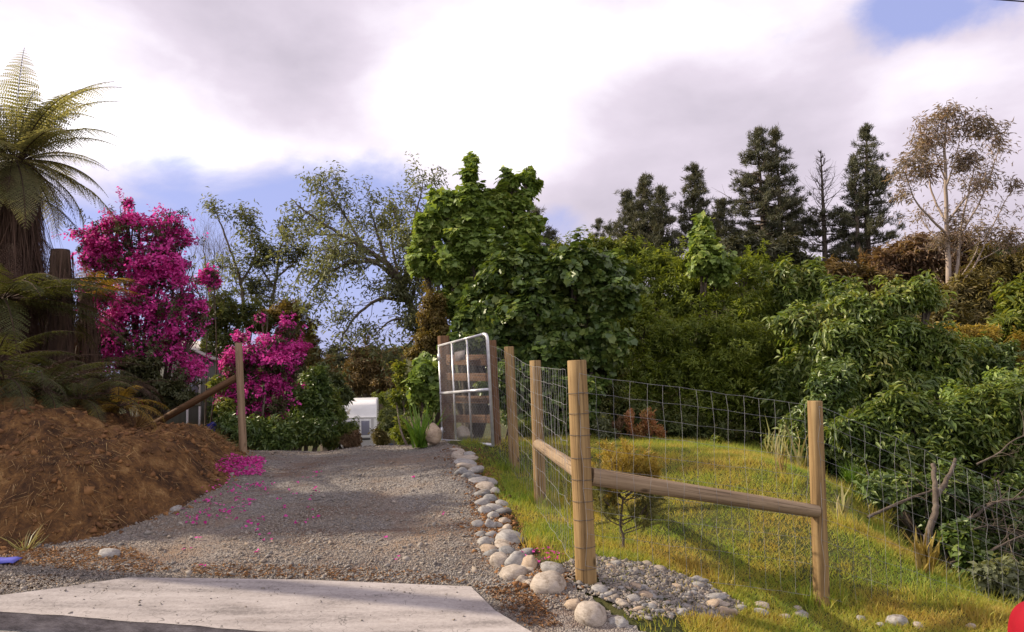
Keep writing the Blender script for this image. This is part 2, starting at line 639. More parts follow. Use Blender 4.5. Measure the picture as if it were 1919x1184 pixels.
def grid_mesh(xs, ys, zf, keep=None):
    X, Y = np.meshgrid(xs, ys)
    Z = zf(X, Y)
    V = np.stack([X, Y, Z], -1).reshape(-1, 3)
    nx = len(xs)
    i = (np.arange(len(ys) - 1)[:, None] * nx + np.arange(nx - 1)[None, :])
    if keep is not None:
        cx = .5 * (X[:-1, :-1] + X[1:, 1:])
        cy = .5 * (Y[:-1, :-1] + Y[1:, 1:])
        i = i[keep(cx, cy)]
    i = i.ravel()
    q = np.stack([i, i + 1, i + 1 + nx, i + nx], 1)
    used = np.unique(q)
    mp = np.zeros(len(V), int)
    mp[used] = np.arange(len(used))
    mb = MB()
    mb.add(V[used], mp[q])
    return mb


mt, t, b = new_mat('earth_and_turf')
pos = t.coords('Object')
n_a = t.noise(pos, 1.4, 6)
n_b = t.noise(pos, 18, 6, .7)
c = t.ramp(t.math('ADD', t.math('MULTIPLY', n_a, .6), t.math('MULTIPLY', n_b, .4)), [(.35, (.026, .032, .012)), (.5, (.055, .058, .020)), (.62, (.085, .078, .028))])
t.put(b.inputs['Base Color'], c)
b.inputs['Roughness'].default_value = .95
b.inputs['Specular IOR Level'].default_value = .15
t.put(b.inputs['Normal'], t.bump(n_b, .6, .03))
M_ground = mt
xs = np.concatenate([-geo(8, 500, 28)[::-1], np.arange(-7.9, 6.0, .10), geo(6, 500, 34)])
ys = np.concatenate([-geo(2, 500, 16)[::-1] + 3.9, np.arange(2.1, 13, .10), geo(13, 700, 44)])
gmb = grid_mesh(xs, ys, lambda x, y: H(x, y) + .012 * wob(x, y, 6, 3) * (np.abs(x) < 8) - .12 * (sstep(-.1, .3, toe_dist(x, y)) * (x > -8.5) * (y < 12.8)) - .03 * ((x < x_r(y)) & (y < 14) & (y > 4.3) & (x > -9)))
tag(gmb.build('ground', M_ground, smooth=True), kind='structure')

# road: asphalt below the front edge of the crossing
M_road = noisy_mat('asphalt', [(.06, .058, .056), (.20, .19, .18), (.40, .375, .35)], 90, .9, .8, .006, detail=3)
def slab_plane(x, y): return -.035 * x + .10 * (y - 4.5) - .005


def plane_hit(px, py):
    d = ray(px, py)
    s = (-.005 - .45 - CAM[2]) / (d[2] + .035 * d[0] - .1 * d[1])
    return CAM + d * s


_f0, _f1 = plane_hit(0, 1149), plane_hit(480, 1186)
def front_y(x): return _f0[1] + (x - _f0[0]) * (_f1[1] - _f0[1]) / (_f1[0] - _f0[0])
rmb = grid_mesh(np.arange(-30, 30.1, .5), np.concatenate([np.linspace(-9, 3.6, 24)]), lambda x, y: -.035 * x - .085 + 0 * y)
V = np.array([(x, front_y(x) + .02, -.035 * x - .085) for x in np.arange(-30, 30.1, .5)] + [(x, 3.6, -.035 * x - .085) for x in np.arange(-30, 30.1, .5)])
k = 121
rmb.add(V, np.array([(i + k, i + k + 1, i + 1, i) for i in range(k - 1)]))
tag(rmb.build('road', M_road), kind='structure')

# concrete crossing slab
mt, t, b = new_mat('old_concrete')
pos = t.coords('Object')
n_a = t.noise(t.coords('Object', (1.2, 6, 3)), 1.6, 6)
n_b = t.noise(pos, 42, 6, .75)
vo = t.n('ShaderNodeTexVoronoi', i_Vector=pos, i_Scale=26.0)
pit = t.math('LESS_THAN', vo.outputs['Distance'], .085)
c = t.ramp(t.math('ADD', t.math('MULTIPLY', n_a, .6), t.math('MULTIPLY', n_b, .4)), [(.36, (.165, .145, .138)), (.47, (.29, .258, .245)), (.60, (.385, .348, .332))])
c = t.mix(t.math('MULTIPLY', pit, .75), c, (.10, .085, .08))
crk = t.n('ShaderNodeTexVoronoi', feature='DISTANCE_TO_EDGE', i_Vector=t.n('ShaderNodeVectorMath', operation='ADD', x0=t.coords('Object', (.55, 1.9, 1)), x1=t.n('ShaderNodeTexNoise', i_Vector=pos, i_Scale=5.0).outputs['Color']).outputs[0], i_Scale=1.05)
cl = t.math('LESS_THAN', crk.outputs['Distance'], .0035)
c = t.mix(t.math('MULTIPLY', cl, .75), c, (.10, .09, .085))
stain = t.noise(t.coords('Object', (.7, 3.2, 1)), 2.6, 7, .7, .5)
c = t.mix(t.mrange(stain, .56, .74, 0, .38), c, (.19, .150, .120))
spot = t.noise(pos, 11, 3, .6)
c = t.mix(t.mrange(spot, .66, .72, 0, .5), c, (.14, .12, .11))
t.put(b.inputs['Base Color'], c)
b.inputs['Roughness'].default_value = .85
t.put(b.inputs['Normal'], t.bump(t.math('ADD', n_b, t.math('MULTIPLY', pit, -.6)), .35, .006))
sp = [plane_hit(240, 1088), plane_hit(560, 1092), plane_hit(880, 1105), plane_hit(925, 1150), plane_hit(985, 1186), plane_hit(1060, 1225)]
xa = sp[-1][0]
fr = [np.array([x, front_y(x), 0]) for x in np.linspace(xa, -4.5, 40)]
fr = [np.array([p[0], p[1] + .006 * math.sin(p[0] * 9) + .004 * math.sin(p[0] * 23), 0]) for p in fr]
lf = [plane_hit(0, 1122), plane_hit(120, 1106)]
outl = sp + fr + lf
mb = MB()
top = np.array([(p[0], p[1], slab_plane(p[0], p[1]) + .018) for p in outl])
n = len(top)
bot = top - np.array([0, 0, .16])
mb.add(np.concatenate([top, bot]), np.array([(i, i + n, (i + 1) % n + n, (i + 1) % n) for i in range(n)]), np.arange(n)[None, ::-1])
slab = mb.build('concrete_crossing', mt)
slab.data.materials.append(noisy_mat('shaded_dirty_kerb_face', [(.09, .078, .074), (.22, .19, .185), (.36, .32, .305)], 7, .95, .8, .015, stretch=(1, 1, 3)))  # side faces darker: their shade put into the colour, with mottled dirt
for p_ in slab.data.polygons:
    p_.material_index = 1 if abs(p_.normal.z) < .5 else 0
tag(slab, kind='structure')
bevel(slab, .012, 3)

# gravel driveway with the verge of gravel left of the slab
mt, t, b = new_mat('gravel_bed')
pos = t.coords('Object')
vo = t.n('ShaderNodeTexVoronoi', i_Vector=pos, i_Scale=85.0, i_Randomness=1.0)
sc = t.n('ShaderNodeSeparateColor', x0=vo.outputs['Color'])
dust = t.noise(pos, 1.1, 6, .6)
dirt = t.noise(t.coords('Object', (1.0, 2.2, 1)), .9, 6, .65)
c = t.ramp(sc.outputs[0], [(0, (.115, .105, .10)), (.5, (.22, .20, .185)), (1, (.38, .35, .315))])
c = t.mix(t.mrange(dust, .48, .68, 0, .8), c, (.26, .165, .095))
c = t.mix(t.mrange(dirt, .50, .63, 0, .8), c, (.15, .085, .055))
c = t.mix(t.mrange(vo.outputs['Distance'], .25, .8, 0, .35), c, (.06, .05, .045))
t.put(b.inputs['Base Color'], c)
b.inputs['Roughness'].default_value = .95
b.inputs['Specular IOR Level'].default_value = .2
t.put(b.inputs['Normal'], t.bump(t.math('SUBTRACT', 1.0, vo.outputs['Distance']), .8, .012))
def drive_mask(x, y):
    td = toe_dist(x, y) + .10 * wob(x, y, 5, 9)
    e = .06 * wob(x, y, 7, 5)
    return (x < x_r(y) + e) & (td < .10) & (y > np.where(x > -.35, 4.18, np.where(x > -3.3, 4.75, 4.62))) & (x > -9)
def drive_z(x, y):
    rut = -.03 * np.exp(-((x + .95 + .1 * (y - 6)) / .35) ** 2) - .03 * np.exp(-((x + 2.45 + .06 * (y - 6)) / .35) ** 2)
    return H(x, y) - bank_h(x, y) + .012 + .012 * wob(x, y, 4, 21) + .006 * wob(x, y, 16, 22) + rut * sstep(5.4, 6.5, y)
dmb = grid_mesh(np.arange(-9, 1.0, .045), np.arange(4.15, 16, .045), drive_z, drive_mask)
tag(dmb.build('gravel_driveway', mt, smooth=True), kind='structure')

# loose crushed stone on it
M_gravel = leaf_mat('crushed_stone', [(.110, .101, .096), (.180, .162, .148), (.27, .242, .215), (.22, .175, .135), (.41, .365, .32)], .9, 0, clump=.6, spec=.2)
OCT = np.array([(1, 0, 0), (-1, 0, 0), (0, 1, 0), (0, -1, 0), (0, 0, 1), (0, 0, -1)], float)
OCF = np.array([(0, 2, 4), (2, 1, 4), (1, 3, 4), (3, 0, 4), (2, 0, 5), (1, 2, 5), (3, 1, 5), (0, 3, 5)])


def chips(mb, pos, size, flat=.6):
    n = len(pos)
    V = OCT[None] * (1 + .35 * rng.normal(size=(n, 6, 1))) + .25 * rng.normal(size=(n, 6, 3))
    V *= np.array([1, 1, flat]) * size[:, None, None]
    a = rng.uniform(0, 6.28, n)
    tl = rng.normal(size=n) * .35
    ca, sa, ct, st = np.cos(a), np.sin(a), np.cos(tl), np.sin(tl)
    x = V[..., 0] * ca[:, None] - V[..., 1] * sa[:, None]
    y = V[..., 0] * sa[:, None] + V[..., 1] * ca[:, None]
    z = V[..., 2]
    V = np.stack([x * ct[:, None] + z * st[:, None], y, -x * st[:, None] + z * ct[:, None]], -1) * (1 + .25 * rng.random((n, 1, 3)))
    mb.add((V + pos[:, None]).reshape(-1, 3), (OCF[None] + 6 * np.arange(n)[:, None, None]).reshape(-1, 3))


N = 420000
yy = 4.65 / (1 - rng.random(N) * (1 - 4.65 / 12.5))
xx = rng.uniform(-5.6, .8, N)
ok = drive_mask(xx, yy) & (toe_dist(xx, yy) < .06) & ~((yy < 5.6) & (xx < -4.9)) & (xx > -1.0 * yy * .75)
trk = np.exp(-((xx + .95 + .1 * (yy - 6)) / .24) ** 2) + np.exp(-((xx + 2.45 + .06 * (yy - 6)) / .24) ** 2)
ok &= rng.random(N) < (.60 + .55 * wob(xx, yy, 3, 33)) * (1 - .72 * trk * sstep(5.2, 6.0, yy))
xx, yy = xx[ok], yy[ok]
onslab = (yy < 5.32 + .12 * (-xx - 2.6)) & (xx > -4.2) & (xx < -.2 + 0 * yy)
sz = .0038 * np.exp(rng.normal(size=len(xx)) * .55)
zz = drive_z(xx, yy) + sz * .25
zz = np.maximum(zz, np.where(onslab, slab_plane(xx, yy) - .02, -9))
mb = MB()
chips(mb, np.stack([xx, yy, zz], 1), sz)
# grit kicked onto the slab
k = 130
pts = np.array([plane_hit(a, bb) for a, bb in zip(rng.uniform(60, 900, k), 1092 + rng.random(k) ** 2.2 * 70 + 12)])
pts[:, 2] = slab_plane(pts[:, 0], pts[:, 1]) + .021
chips(mb, pts, .0045 * np.exp(rng.normal(size=k) * .4))
tag(mb.build('gravel', M_gravel), kind='stuff')

# clay bank
mt, t, b = new_mat('clay_bank')
pos = t.coords('Object')
n_a = t.noise(t.coords('Object', (1.4, 1, .8)), 1.9, 8, .68, .8)
n_b = t.noise(pos, 8, 8, .74, .6)
n_c = t.noise(pos, 45, 5, .7)
c = t.ramp(t.math('ADD', t.math('MULTIPLY', n_a, .55), t.math('MULTIPLY', n_b, .45)), [(.37, (.028, .018, .012)), (.45, (.085, .044, .022)), (.54, (.205, .105, .040)), (.63, (.38, .225, .092))])
c = t.mix(t.mrange(n_c, .35, .6, .5, 0), c, (.06, .035, .022))
t.put(b.inputs['Base Color'], c)
b.inputs['Roughness'].default_value = .95
b.inputs['Specular IOR Level'].default_value = .12
t.put(b.inputs['Normal'], t.bump(t.math('ADD', n_b, t.math('MULTIPLY', n_c, .5)), .9, .035))
M_clay = mt
def bank_mask(x, y):
    return (toe_dist(x, y) + .05 * wob(x, y, 6, 41) > -.06)
def bank_z(x, y):
    d = toe_dist(x, y)
    k = sstep(-.05, .5, d)
    r = wob(x * 1.0 + 3 * y * .0, y, 3.2, 51, 7)
    lum = .10 * r + .045 * wob(x, y, 8, 52, 7) - .06 * np.abs(wob(x + .5 * y, y, 6, 57, 6)) + .06 * np.abs(wob(x, y, 15, 53, 7)) + .035 * wob(x, y, 26, 55, 8) + .018 * wob(x, y, 50, 54, 8)
    led = .05 * np.tanh(5 * wob(x * .6 + y * .8, 2.2 * (y - x), 3.0, 58, 6)) * sstep(.1, .5, d)
    return H(x, y) + .015 * sstep(-.06, .0, d) + k * lum + led
bmb = grid_mesh(np.arange(-8.6, -2.8, .035), np.arange(5.3, 12.9, .035), bank_z, bank_mask)
tag(bmb.build('clay_bank', M_clay, smooth=True), kind='structure')


def gz(x, y):
    """the surface one stands on, bank included"""
    x, y = np.asarray(x, float), np.asarray(y, float)
    return np.where((toe_dist(x, y) > -.03) & (x > -8.5) & (y < 12.8), bank_z(x, y), H(x, y))


# crumbs of clay and dry roots hanging down the bank
N = 16000
xx, yy = rng.uniform(-7.5, -2.9, N), rng.uniform(5.5, 11.5, N)
ok = (toe_dist(xx, yy) > -.12) & (toe_dist(xx, yy) < 2.6) & (rng.random(N) < .5 + .7 * wob(xx, yy, 4, 61))
xx, yy = xx[ok], yy[ok]
sz = np.minimum(.034, .010 * np.exp(rng.normal(size=len(xx)) * .75))
mb = MB()
chips(mb, np.stack([xx, yy, gz(xx, yy) + sz * .2], 1), sz, .8)
M_crumb = leaf_mat('clay_crumbs', [(.07, .04, .025), (.18, .09, .042), (.29, .15, .06)], .95, 0, clump=1.2, spec=.1)
tag(mb.build('clay_crumbs', M_crumb), kind='stuff')
N = 27000
xx, yy = rng.uniform(-8.0, -2.9, N), rng.uniform(5.4, 11.8, N)
d0 = toe_dist(xx, yy)
ok = (d0 > -.05) & (d0 < 3.2) & (rng.random(N) < .30 + .9 * wob(xx, yy, 2.6, 63) + .35 * (d0 > 1.5))
xx, yy, d0 = xx[ok], yy[ok], d0[ok]
e = .04
gx = (toe_dist(xx + e, yy) - d0) / e
gy = (toe_dist(xx, yy + e) - d0) / e
down = np.stack([-gx, -gy, np.where(d0 < 2, -.75, .1)], 1)
ax = unit(down + rng.normal(size=(len(xx), 3)) * .55 + np.array([0, 0, .25]))
mb = MB()
leaves(mb, np.stack([xx, yy, gz(xx, yy) + .01], 1), ax, np.array([0, 0, 1]) + rng.normal(size=(len(xx), 3)) * .4, rng.uniform(.05, .20, len(xx)), .006, NEEDLE)
M_thatch = leaf_mat('dry_thatch', [(.11, .06, .028), (.25, .145, .06), (.42, .29, .125)], .8, .15)
tag(mb.build('dry_grass', M_thatch), kind='stuff')

# litter of dead leaves on the verge, beside the slab and along the drive edge
def litter(n, poly_px):
    poly = np.array([hit(*q)[:2] for q in poly_px])
    lo, hi = poly.min(0), poly.max(0)
    pts = rng.uniform(lo, hi, (n * 6, 2))
    inside = np.zeros(len(pts), bool)
    j = len(poly) - 1
    for i in range(len(poly)):
        c = ((poly[i, 1] > pts[:, 1]) != (poly[j, 1] > pts[:, 1])) & (pts[:, 0] < (poly[j, 0] - poly[i, 0]) * (pts[:, 1] - poly[i, 1]) / (poly[j, 1] - poly[i, 1] + 1e-12) + poly[i, 0])
        inside ^= c
        j = i
    return pts[inside][:n]


pts = np.concatenate([litter(1500, [(0, 1035), (240, 1030), (330, 1075), (230, 1088), (0, 1062)]), litter(700, [(0, 1090), (120, 1085), (100, 1108), (0, 1120)]),
                      litter(520, [(890, 1105), (985, 1110), (1060, 1180), (985, 1182)]), litter(700, [(360, 1060), (800, 1075), (900, 1100), (360, 1086)]), litter(500, [(880, 840), (930, 850), (960, 1000), (930, 940)])])
mb = MB()
n = len(pts)
leaves(mb, np.stack([pts[:, 0], pts[:, 1], gz(pts[:, 0], pts[:, 1]) + .022], 1), np.concatenate([rng.normal(size=(n, 2)), rng.normal(size=(n, 1)) * .25], 1), np.array([0, 0, 1]) + rng.normal(size=(n, 3)) * .3, rng.uniform(.015, .045, n), rng.uniform(.006, .016, n))
M_litter = leaf_mat('dead_leaves', [(.09, .05, .03), (.22, .11, .05), (.36, .20, .08)], .8, .1)
tag(mb.build('fallen_leaves', M_litter), kind='stuff')

# ------------------------------------------------------------------ lawn
BED = [(1040, 1062), (1110, 1045), (1230, 1062), (1320, 1095), (1395, 1135), (1370, 1162), (1190, 1165), (1140, 1130), (1060, 1100)]
bed = np.array([hit(*q)[:2] for q in BED])


def in_poly(pts, poly):
    inside = np.zeros(len(pts), bool)
    j = len(poly) - 1
    for i in range(len(poly)):
        c = ((poly[i, 1] > pts[:, 1]) != (poly[j, 1] > pts[:, 1])) & (pts[:, 0] < (poly[j, 0] - poly[i, 0]) * (pts[:, 1] - poly[i, 1]) / (poly[j, 1] - poly[i, 1] + 1e-12) + poly[i, 0])
        inside ^= c
        j = i
    return inside


M_grass = leaf_mat('lawn_grass', [(.30, .19, .055), (.42, .32, .08), (.33, .33, .058), (.20, .28, .04), (.10, .19, .028)], .6, .4)
tt = NT(M_grass.node_tree)
gpos = tt.n('ShaderNodeNewGeometry').outputs['Position']
for nd in M_grass.node_tree.nodes:
    if nd.type == 'VALTORGB':
        rnd = tt.n('ShaderNodeNewGeometry').outputs['Random Per Island']
        f = tt.math('ADD', tt.math('MULTIPLY', rnd, .40), tt.math('MULTIPLY', tt.mrange(tt.noise(gpos, 1.3, 5, .6), .36, .64), .60))
        tt.put(nd.inputs[0], f)
N = 330000
yy = 4.2 / (1 - rng.random(N) * (1 - 4.2 / 12.6))
xx = rng.uniform(-1.4, 4.2, N)
ed = .10 * wob(xx, yy, 6, 71)
ok = (xx > x_r(yy) + .16 + ed) & (xx < x_g(yy) + .35 + 2 * ed) & (xx < yy * .74) & ~((yy < 4.95) & (xx < .95)) & ~((yy > 10.2) & (xx < -.1))
pp = np.stack([xx, yy], 1)
ok &= ~in_poly(pp, bed) | (rng.random(N) < .05)
bare = wob(xx, yy, 3.3, 72)
ok &= rng.random(N) < .72 + .5 * bare
xx, yy = xx[ok], yy[ok]
n = len(xx)
tall = sstep(.15, .6, wob(xx, yy, 2.2, 73)) * .6 + sstep(8.2, 10.5, yy) * .55 + 2.0 * sstep(-.05, .25, xx - x_g(yy)) * rng.random(n)
L = (.024 + .045 * rng.random(n) ** 1.5) * (1 + 1.3 * tall)
ax = np.concatenate([rng.normal(size=(n, 2)) * .75, np.ones((n, 1))], 1)
mb = MB()
leaves(mb, np.stack([xx, yy, H(xx, yy) - .004], 1), ax, np.concatenate([rng.normal(size=(n, 2)), np.zeros((n, 1))], 1), L, .004 + .004 * rng.random(n), NEEDLE)
# longer tufts by posts, stones and along the drop
TUF = [(1020, 950, .16), (1000, 945, .14), (970, 885, .14), (940, 880, .12), (1030, 940, .12), (1540, 1135, .13), (1565, 1130, .12), (1515, 1128, .10), (1350, 1090, .10), (1290, 1062, .08), (985, 1015, .10), (1010, 1030, .12), (1620, 960, .16), (1600, 930, .16),
       (1660, 1000, .16), (1590, 990, .14), (1480, 905, .13), (1250, 860, .12), (1400, 870, .10), (1720, 1120, .11), (1790, 1140, .11), (1840, 1160, .10), (1640, 1150, .07), (1430, 1160, .06), (1225, 1172, .05), (1330, 1170, .06), (1060, 870, .16), (1040, 900, .16), (1085, 960, .15)]
for (a, bb, hh) in TUF:
    c = hit(a, bb)
    k = 70
    q = c[:2] + rng.normal(size=(k, 2)) * .07
    ax = np.concatenate([rng.normal(size=(k, 2)) * .35, np.ones((k, 1))], 1)
    leaves(mb, np.stack([q[:, 0], q[:, 1], H(q[:, 0], q[:, 1]) - .005], 1), ax, rng.normal(size=(k, 3)), hh * (.5 + .8 * rng.random(k)), .007, BLADE)
    leaves(mb, np.stack([q[:, 0], q[:, 1], H(q[:, 0], q[:, 1]) - .005], 1), unit(ax + rng.normal(size=(k, 3)) * .2), rng.normal(size=(k, 3)), hh * (.5 + .8 * rng.random(k)), .006, NEEDLE)
tag(mb.build('grass', M_grass), kind='stuff')

# ------------------------------------------------------------------ stones
import bmesh
M_stone = []
for i, cols in enumerate([[(.22, .21, .20), (.36, .34, .32), (.50, .48, .45)], [(.30, .25, .20), (.44, .375, .31), (.58, .50, .42)], [(.15, .15, .155), (.25, .245, .24), (.38, .37, .36)], [(.33, .25, .175), (.47, .36, .26), (.56, .45, .34)]]):
    ms = noisy_mat(['grey', 'tan', 'dark', 'warm'][i] + '_stone', [tuple(.84 * q for q in cc) for cc in cols], 5, .85, .5, .008, stretch=(1, 1, 2.5), spec=.25)
    tt = NT(ms.node_tree)
    bs_ = ms.node_tree.nodes['Principled BSDF']
    src = bs_.inputs['Base Color'].links[0].from_socket
    vv = tt.coords('Object')
    spk = tt.noise(vv, 30, 3, .7)
    dirt_ = tt.noise(tt.n('ShaderNodeNewGeometry').outputs['Position'], 13, 5, .7)
    cc = tt.mix(tt.mrange(spk, .55, .7, 0, .45), src, (.10, .09, .085))
    cc = tt.mix(tt.mrange(dirt_, .54, .68, 0, .75), cc, (.13, .095, .06))
    tt.put(bs_.inputs['Base Color'], cc)
    M_stone.append(ms)
STONE_ME = []
for s in range(9):
    bm = bmesh.new()
    bmesh.ops.create_icosphere(bm, subdivisions=3, radius=.5)
    V = np.array([v.co for v in bm.verts])
    d = unit(V)
    r = .5 * lump(d, 200 + s, .13 + .05 * (s % 3))
    cutn = unit(np.random.default_rng(s).normal(size=(4, 3)))
    for cn in cutn:
        pr = (d * r[:, None]) @ cn
        r = np.where(pr > .42, r * (.42 + .35 * (pr - .42)) / np.maximum(pr, .01), r)
    for v, q in zip(bm.verts, d * r[:, None]):
        v.co = q
    me = bpy.data.meshes.new('river_stone')
    bm.to_mesh(me)
    bm.free()
    for p in me.polygons:
        p.use_smooth = True
    STONE_ME.append(me)
STONE_MAT_ME = {}


def stone(name, label, group, c, w_, h_, dpt, mi, cat='stone', rotz=None, tilt=.2):
    s = int(rng.integers(0, 9))
    key = (s, mi)
    if key not in STONE_MAT_ME:
        me = STONE_ME[s].copy()
        me.materials.append(M_stone[mi])
        STONE_MAT_ME[key] = me
    o = bpy.data.objects.new(name, STONE_MAT_ME[key])
    COL.objects.link(o)
    o.location = c
    o.scale = (w_, dpt, h_)
    o.rotation_euler = (rng.normal() * tilt, rng.normal() * tilt, rng.normal() * .3 if rotz is None else rotz)
    tag(o, label, cat, group)
    return o


def px_stone(px, py, wpx, hpx, mi, label, group, name='river_stone', low=.55, cat='stone'):
    """a stone seen centred on a pixel with a width and height in pixels, lying on the ground"""
    c = hit(px, py + hpx * .5 * low * 1.2)
    k = c[1] / F
    big = .86 if name == 'boulder' else 1.26
    w_, h_ = wpx * k * big, hpx * k * big * 1.05
    q = c + np.array([0, w_ * .22, 0])
    q = P(px, py, q[1])
    q[2] = min(q[2], h1(q[0], q[1]) + h_ * .26)
    return stone(name, label, group, q, w_, h_, w_ * .85, mi, cat)


CW = {0: 'grey', 1: 'tan', 2: 'dark grey', 3: 'orange-tan'}
EDGE = [(735, 885, 185, 130, 1), (755, 795, 120, 80, 0), (525, 825, 140, 88, 1), (575, 865, 70, 52, 1), (625, 880, 72, 42, 1), (440, 750, 112, 88, 1), (550, 755, 132, 96, 0), (622, 770, 74, 92, 3), (600, 800, 84, 50, 1),
        (375, 675, 104, 52, 3), (462, 662, 104, 50, 1), (350, 630, 84, 62, 0), (500, 610, 145, 84, 0), (462, 637, 114, 52, 1), (400, 710, 104, 46, 2), (480, 690, 96, 52, 2), (575, 700, 124, 44, 2), (380, 532, 64, 60, 0), (308, 525, 64, 44, 0),
        (462, 505, 66, 46, 1), (422, 532, 54, 44, 0), (482, 548, 54, 46, 1), (395, 470, 60, 44, 0), (320, 592, 74, 42, 2), (400, 590, 84, 36, 0), (455, 562, 44, 32, 1), (348, 440, 74, 52, 0), (400, 428, 104, 50, 0), (447, 450, 94, 42, 2),
        (452, 405, 66, 42, 0), (330, 395, 74, 52, 0), (376, 370, 74, 52, 2), (330, 342, 84, 42, 2), (402, 325, 64, 42, 0), (345, 300, 104, 52, 1), (360, 270, 112, 46, 0), (308, 262, 122, 46, 0), (268, 242, 94, 42, 2), (220, 215, 84, 50, 2),
        (292, 200, 96, 46, 0), (240, 180, 122, 42, 1), (230, 155, 122, 36, 0), (242, 130, 112, 36, 1), (182, 110, 62, 50, 1), (255, 105, 64, 32, 0), (202, 90, 44, 40, 1), (170, 74, 60, 22, 1)]
ordn = ['first', 'second', 'third', 'fourth', 'fifth', 'sixth', 'seventh', 'eighth', 'ninth', 'tenth', 'eleventh', 'twelfth', 'thirteenth', 'fourteenth', 'fifteenth', 'sixteenth', 'seventeenth', 'eighteenth', 'nineteenth', 'twentieth']
ordn += ['twenty-' + o for o in ordn[:9]] + ['thirtieth'] + ['thirty-' + o for o in ordn[:9]] + ['fortieth'] + ['forty-' + o for o in ordn[:9]]
SPEC = {0: 'biggest rounded tan stone of the drive edging, near the corner post', 1: 'pale grey angular stone between the drive edging and the corner post', 2: 'smooth tan oval stone of the edging nearest the slab corner',
        6: 'wide grey angular stone leaning on an orange-tan one in the edging', 7: 'orange-tan upright stone wedged in the near end of the edging', 9: 'flat orange-tan stone on the gravel side of the edging', 12: 'broad grey dome-shaped stone halfway along the near edging',
        16: 'long flat dark stone lying across the top of the edging', 46: 'small tan stone at the far end of the edging below the gate'}
for i, (a, bb, ww, hh, mi) in enumerate(EDGE):
    sc_ = 600 / 1919
    size = 'large' if ww > 100 else ('small' if ww < 60 else 'mid-sized')
    shp = 'flat' if hh < ww * .5 else 'rounded'
    lab = SPEC.get(i, f'{size} {shp} {CW[mi]} stone, {ordn[i]} in the drive edging counted from the slab')
    px_stone(800 + a * sc_, 820 + bb * sc_, ww * sc_, hh * sc_, mi, lab, 'river stones edging the drive')
BIG = [(985, 1068, 245, 190, 1, 'largest pale boulder in front of the corner fence post'), (880, 1012, 120, 90, 3, 'yellowish tan boulder tucked behind the largest pale boulder'), (1150, 1118, 145, 92, 0, 'grey slab-like boulder right of the largest pale boulder'), (1112, 1152, 76, 40, 1, 'small tan stone in front of the grey slab-like boulder'),
       (1320, 915, 62, 42, 0, 'grey round stone standing proud in the pebble bed'), (1170, 995, 84, 50, 1, 'biggest tan stone lying inside the pebble bed')]
for a, bb, ww, hh, mi, lab in BIG:
    px_stone(800 + a * sc_, 820 + bb * sc_, ww * sc_, hh * sc_, mi, lab, 'boulders at the foot of the fence', name='boulder', cat='boulder')
# soil and grit packed between the edging stones
mb = MB()
ll = np.array([hit(800 + e[0] * 600 / 1919, 820 + (e[1] + e[3] * .4) * 600 / 1919) for e in EDGE])
q_ = ll[rng.integers(0, len(ll), 5200)] + rng.normal(size=(5200, 3)) * np.array([.09, .09, 0])
gs = .007 * np.exp(rng.normal(size=len(q_)) * .5)
chips(mb, np.stack([q_[:, 0], q_[:, 1], H(q_[:, 0], q_[:, 1]) + .012], 1), gs)
tag(mb.build('soil_crumbs', M_crumb), kind='stuff')
# grit between the pebbles
mb = MB()
g_ = litter(5000, BED)
g_ = g_[np.hypot(g_[:, 0] - .44, g_[:, 1] - 5.0) > .08]
gs = .009 * np.exp(rng.normal(size=len(g_)) * .4)
chips(mb, np.stack([g_[:, 0], g_[:, 1], H(g_[:, 0], g_[:, 1]) + .004], 1), gs)
tag(mb.build('grit', M_gravel), kind='stuff')
# pebbles round the post
k = 0
pl = np.concatenate([litter(250, BED), litter(45, [(1190, 1100), (1300, 1100), (1380, 1150), (1200, 1158)])])
d = np.hypot(pl[:, 0] - .44, pl[:, 1] - 5.0)
for (x, y) in pl[(d > .09)]:
    s_ = .029 * math.exp(rng.normal() * .40)
    stone('pebble', 'small smooth grey or tan river pebble in the bed round the corner fence post', 'pebbles round the corner post', (x, y, h1(x, y) + s_ * .08), s_ * 1.4, s_ * .62, s_, int(rng.choice([0, 0, 1, 2, 3])), 'pebble')
for (a, bb, ww, mi, lab) in [(1425, 1150, 26, 0, 'grey stone in the grass between pebble bed and right fence post'), (1427, 1136, 22, 1, 'tan stone just behind the grey stone left of the right fence post'), (1495, 1142, 16, 1, 'small tan stone at the left foot of the right fence post'),
                             (1502, 1154, 22, 0, 'pale grey stone in front of the right fence post'), (1470, 1156, 16, 1, 'little tan stone left of the pale grey stone'), (1615, 1160, 16, 0, 'small pale stone in the grass just right of the right fence post'), (1683, 1165, 34, 0, 'low grey stone in the grass well right of the right fence post'),
                             (1722, 1174, 18, 1, 'small tan stone right of the low grey stone in the grass'), (1820, 1176, 18, 1, 'lone tan stone in the grass nearest the red object'), (205, 1040, 34, 0, 'lone flat grey stone on the gravel at the foot of the clay bank'), (330, 955, 20, 0, 'small grey stone at the toe of the clay bank'), (1650, 1172, 14, 0, 'tiny pale stone left of the low grey stone in the grass')]:
    px_stone(a, bb, ww, ww * .6, mi, lab, 'loose stones in the verge', name='loose_stone')
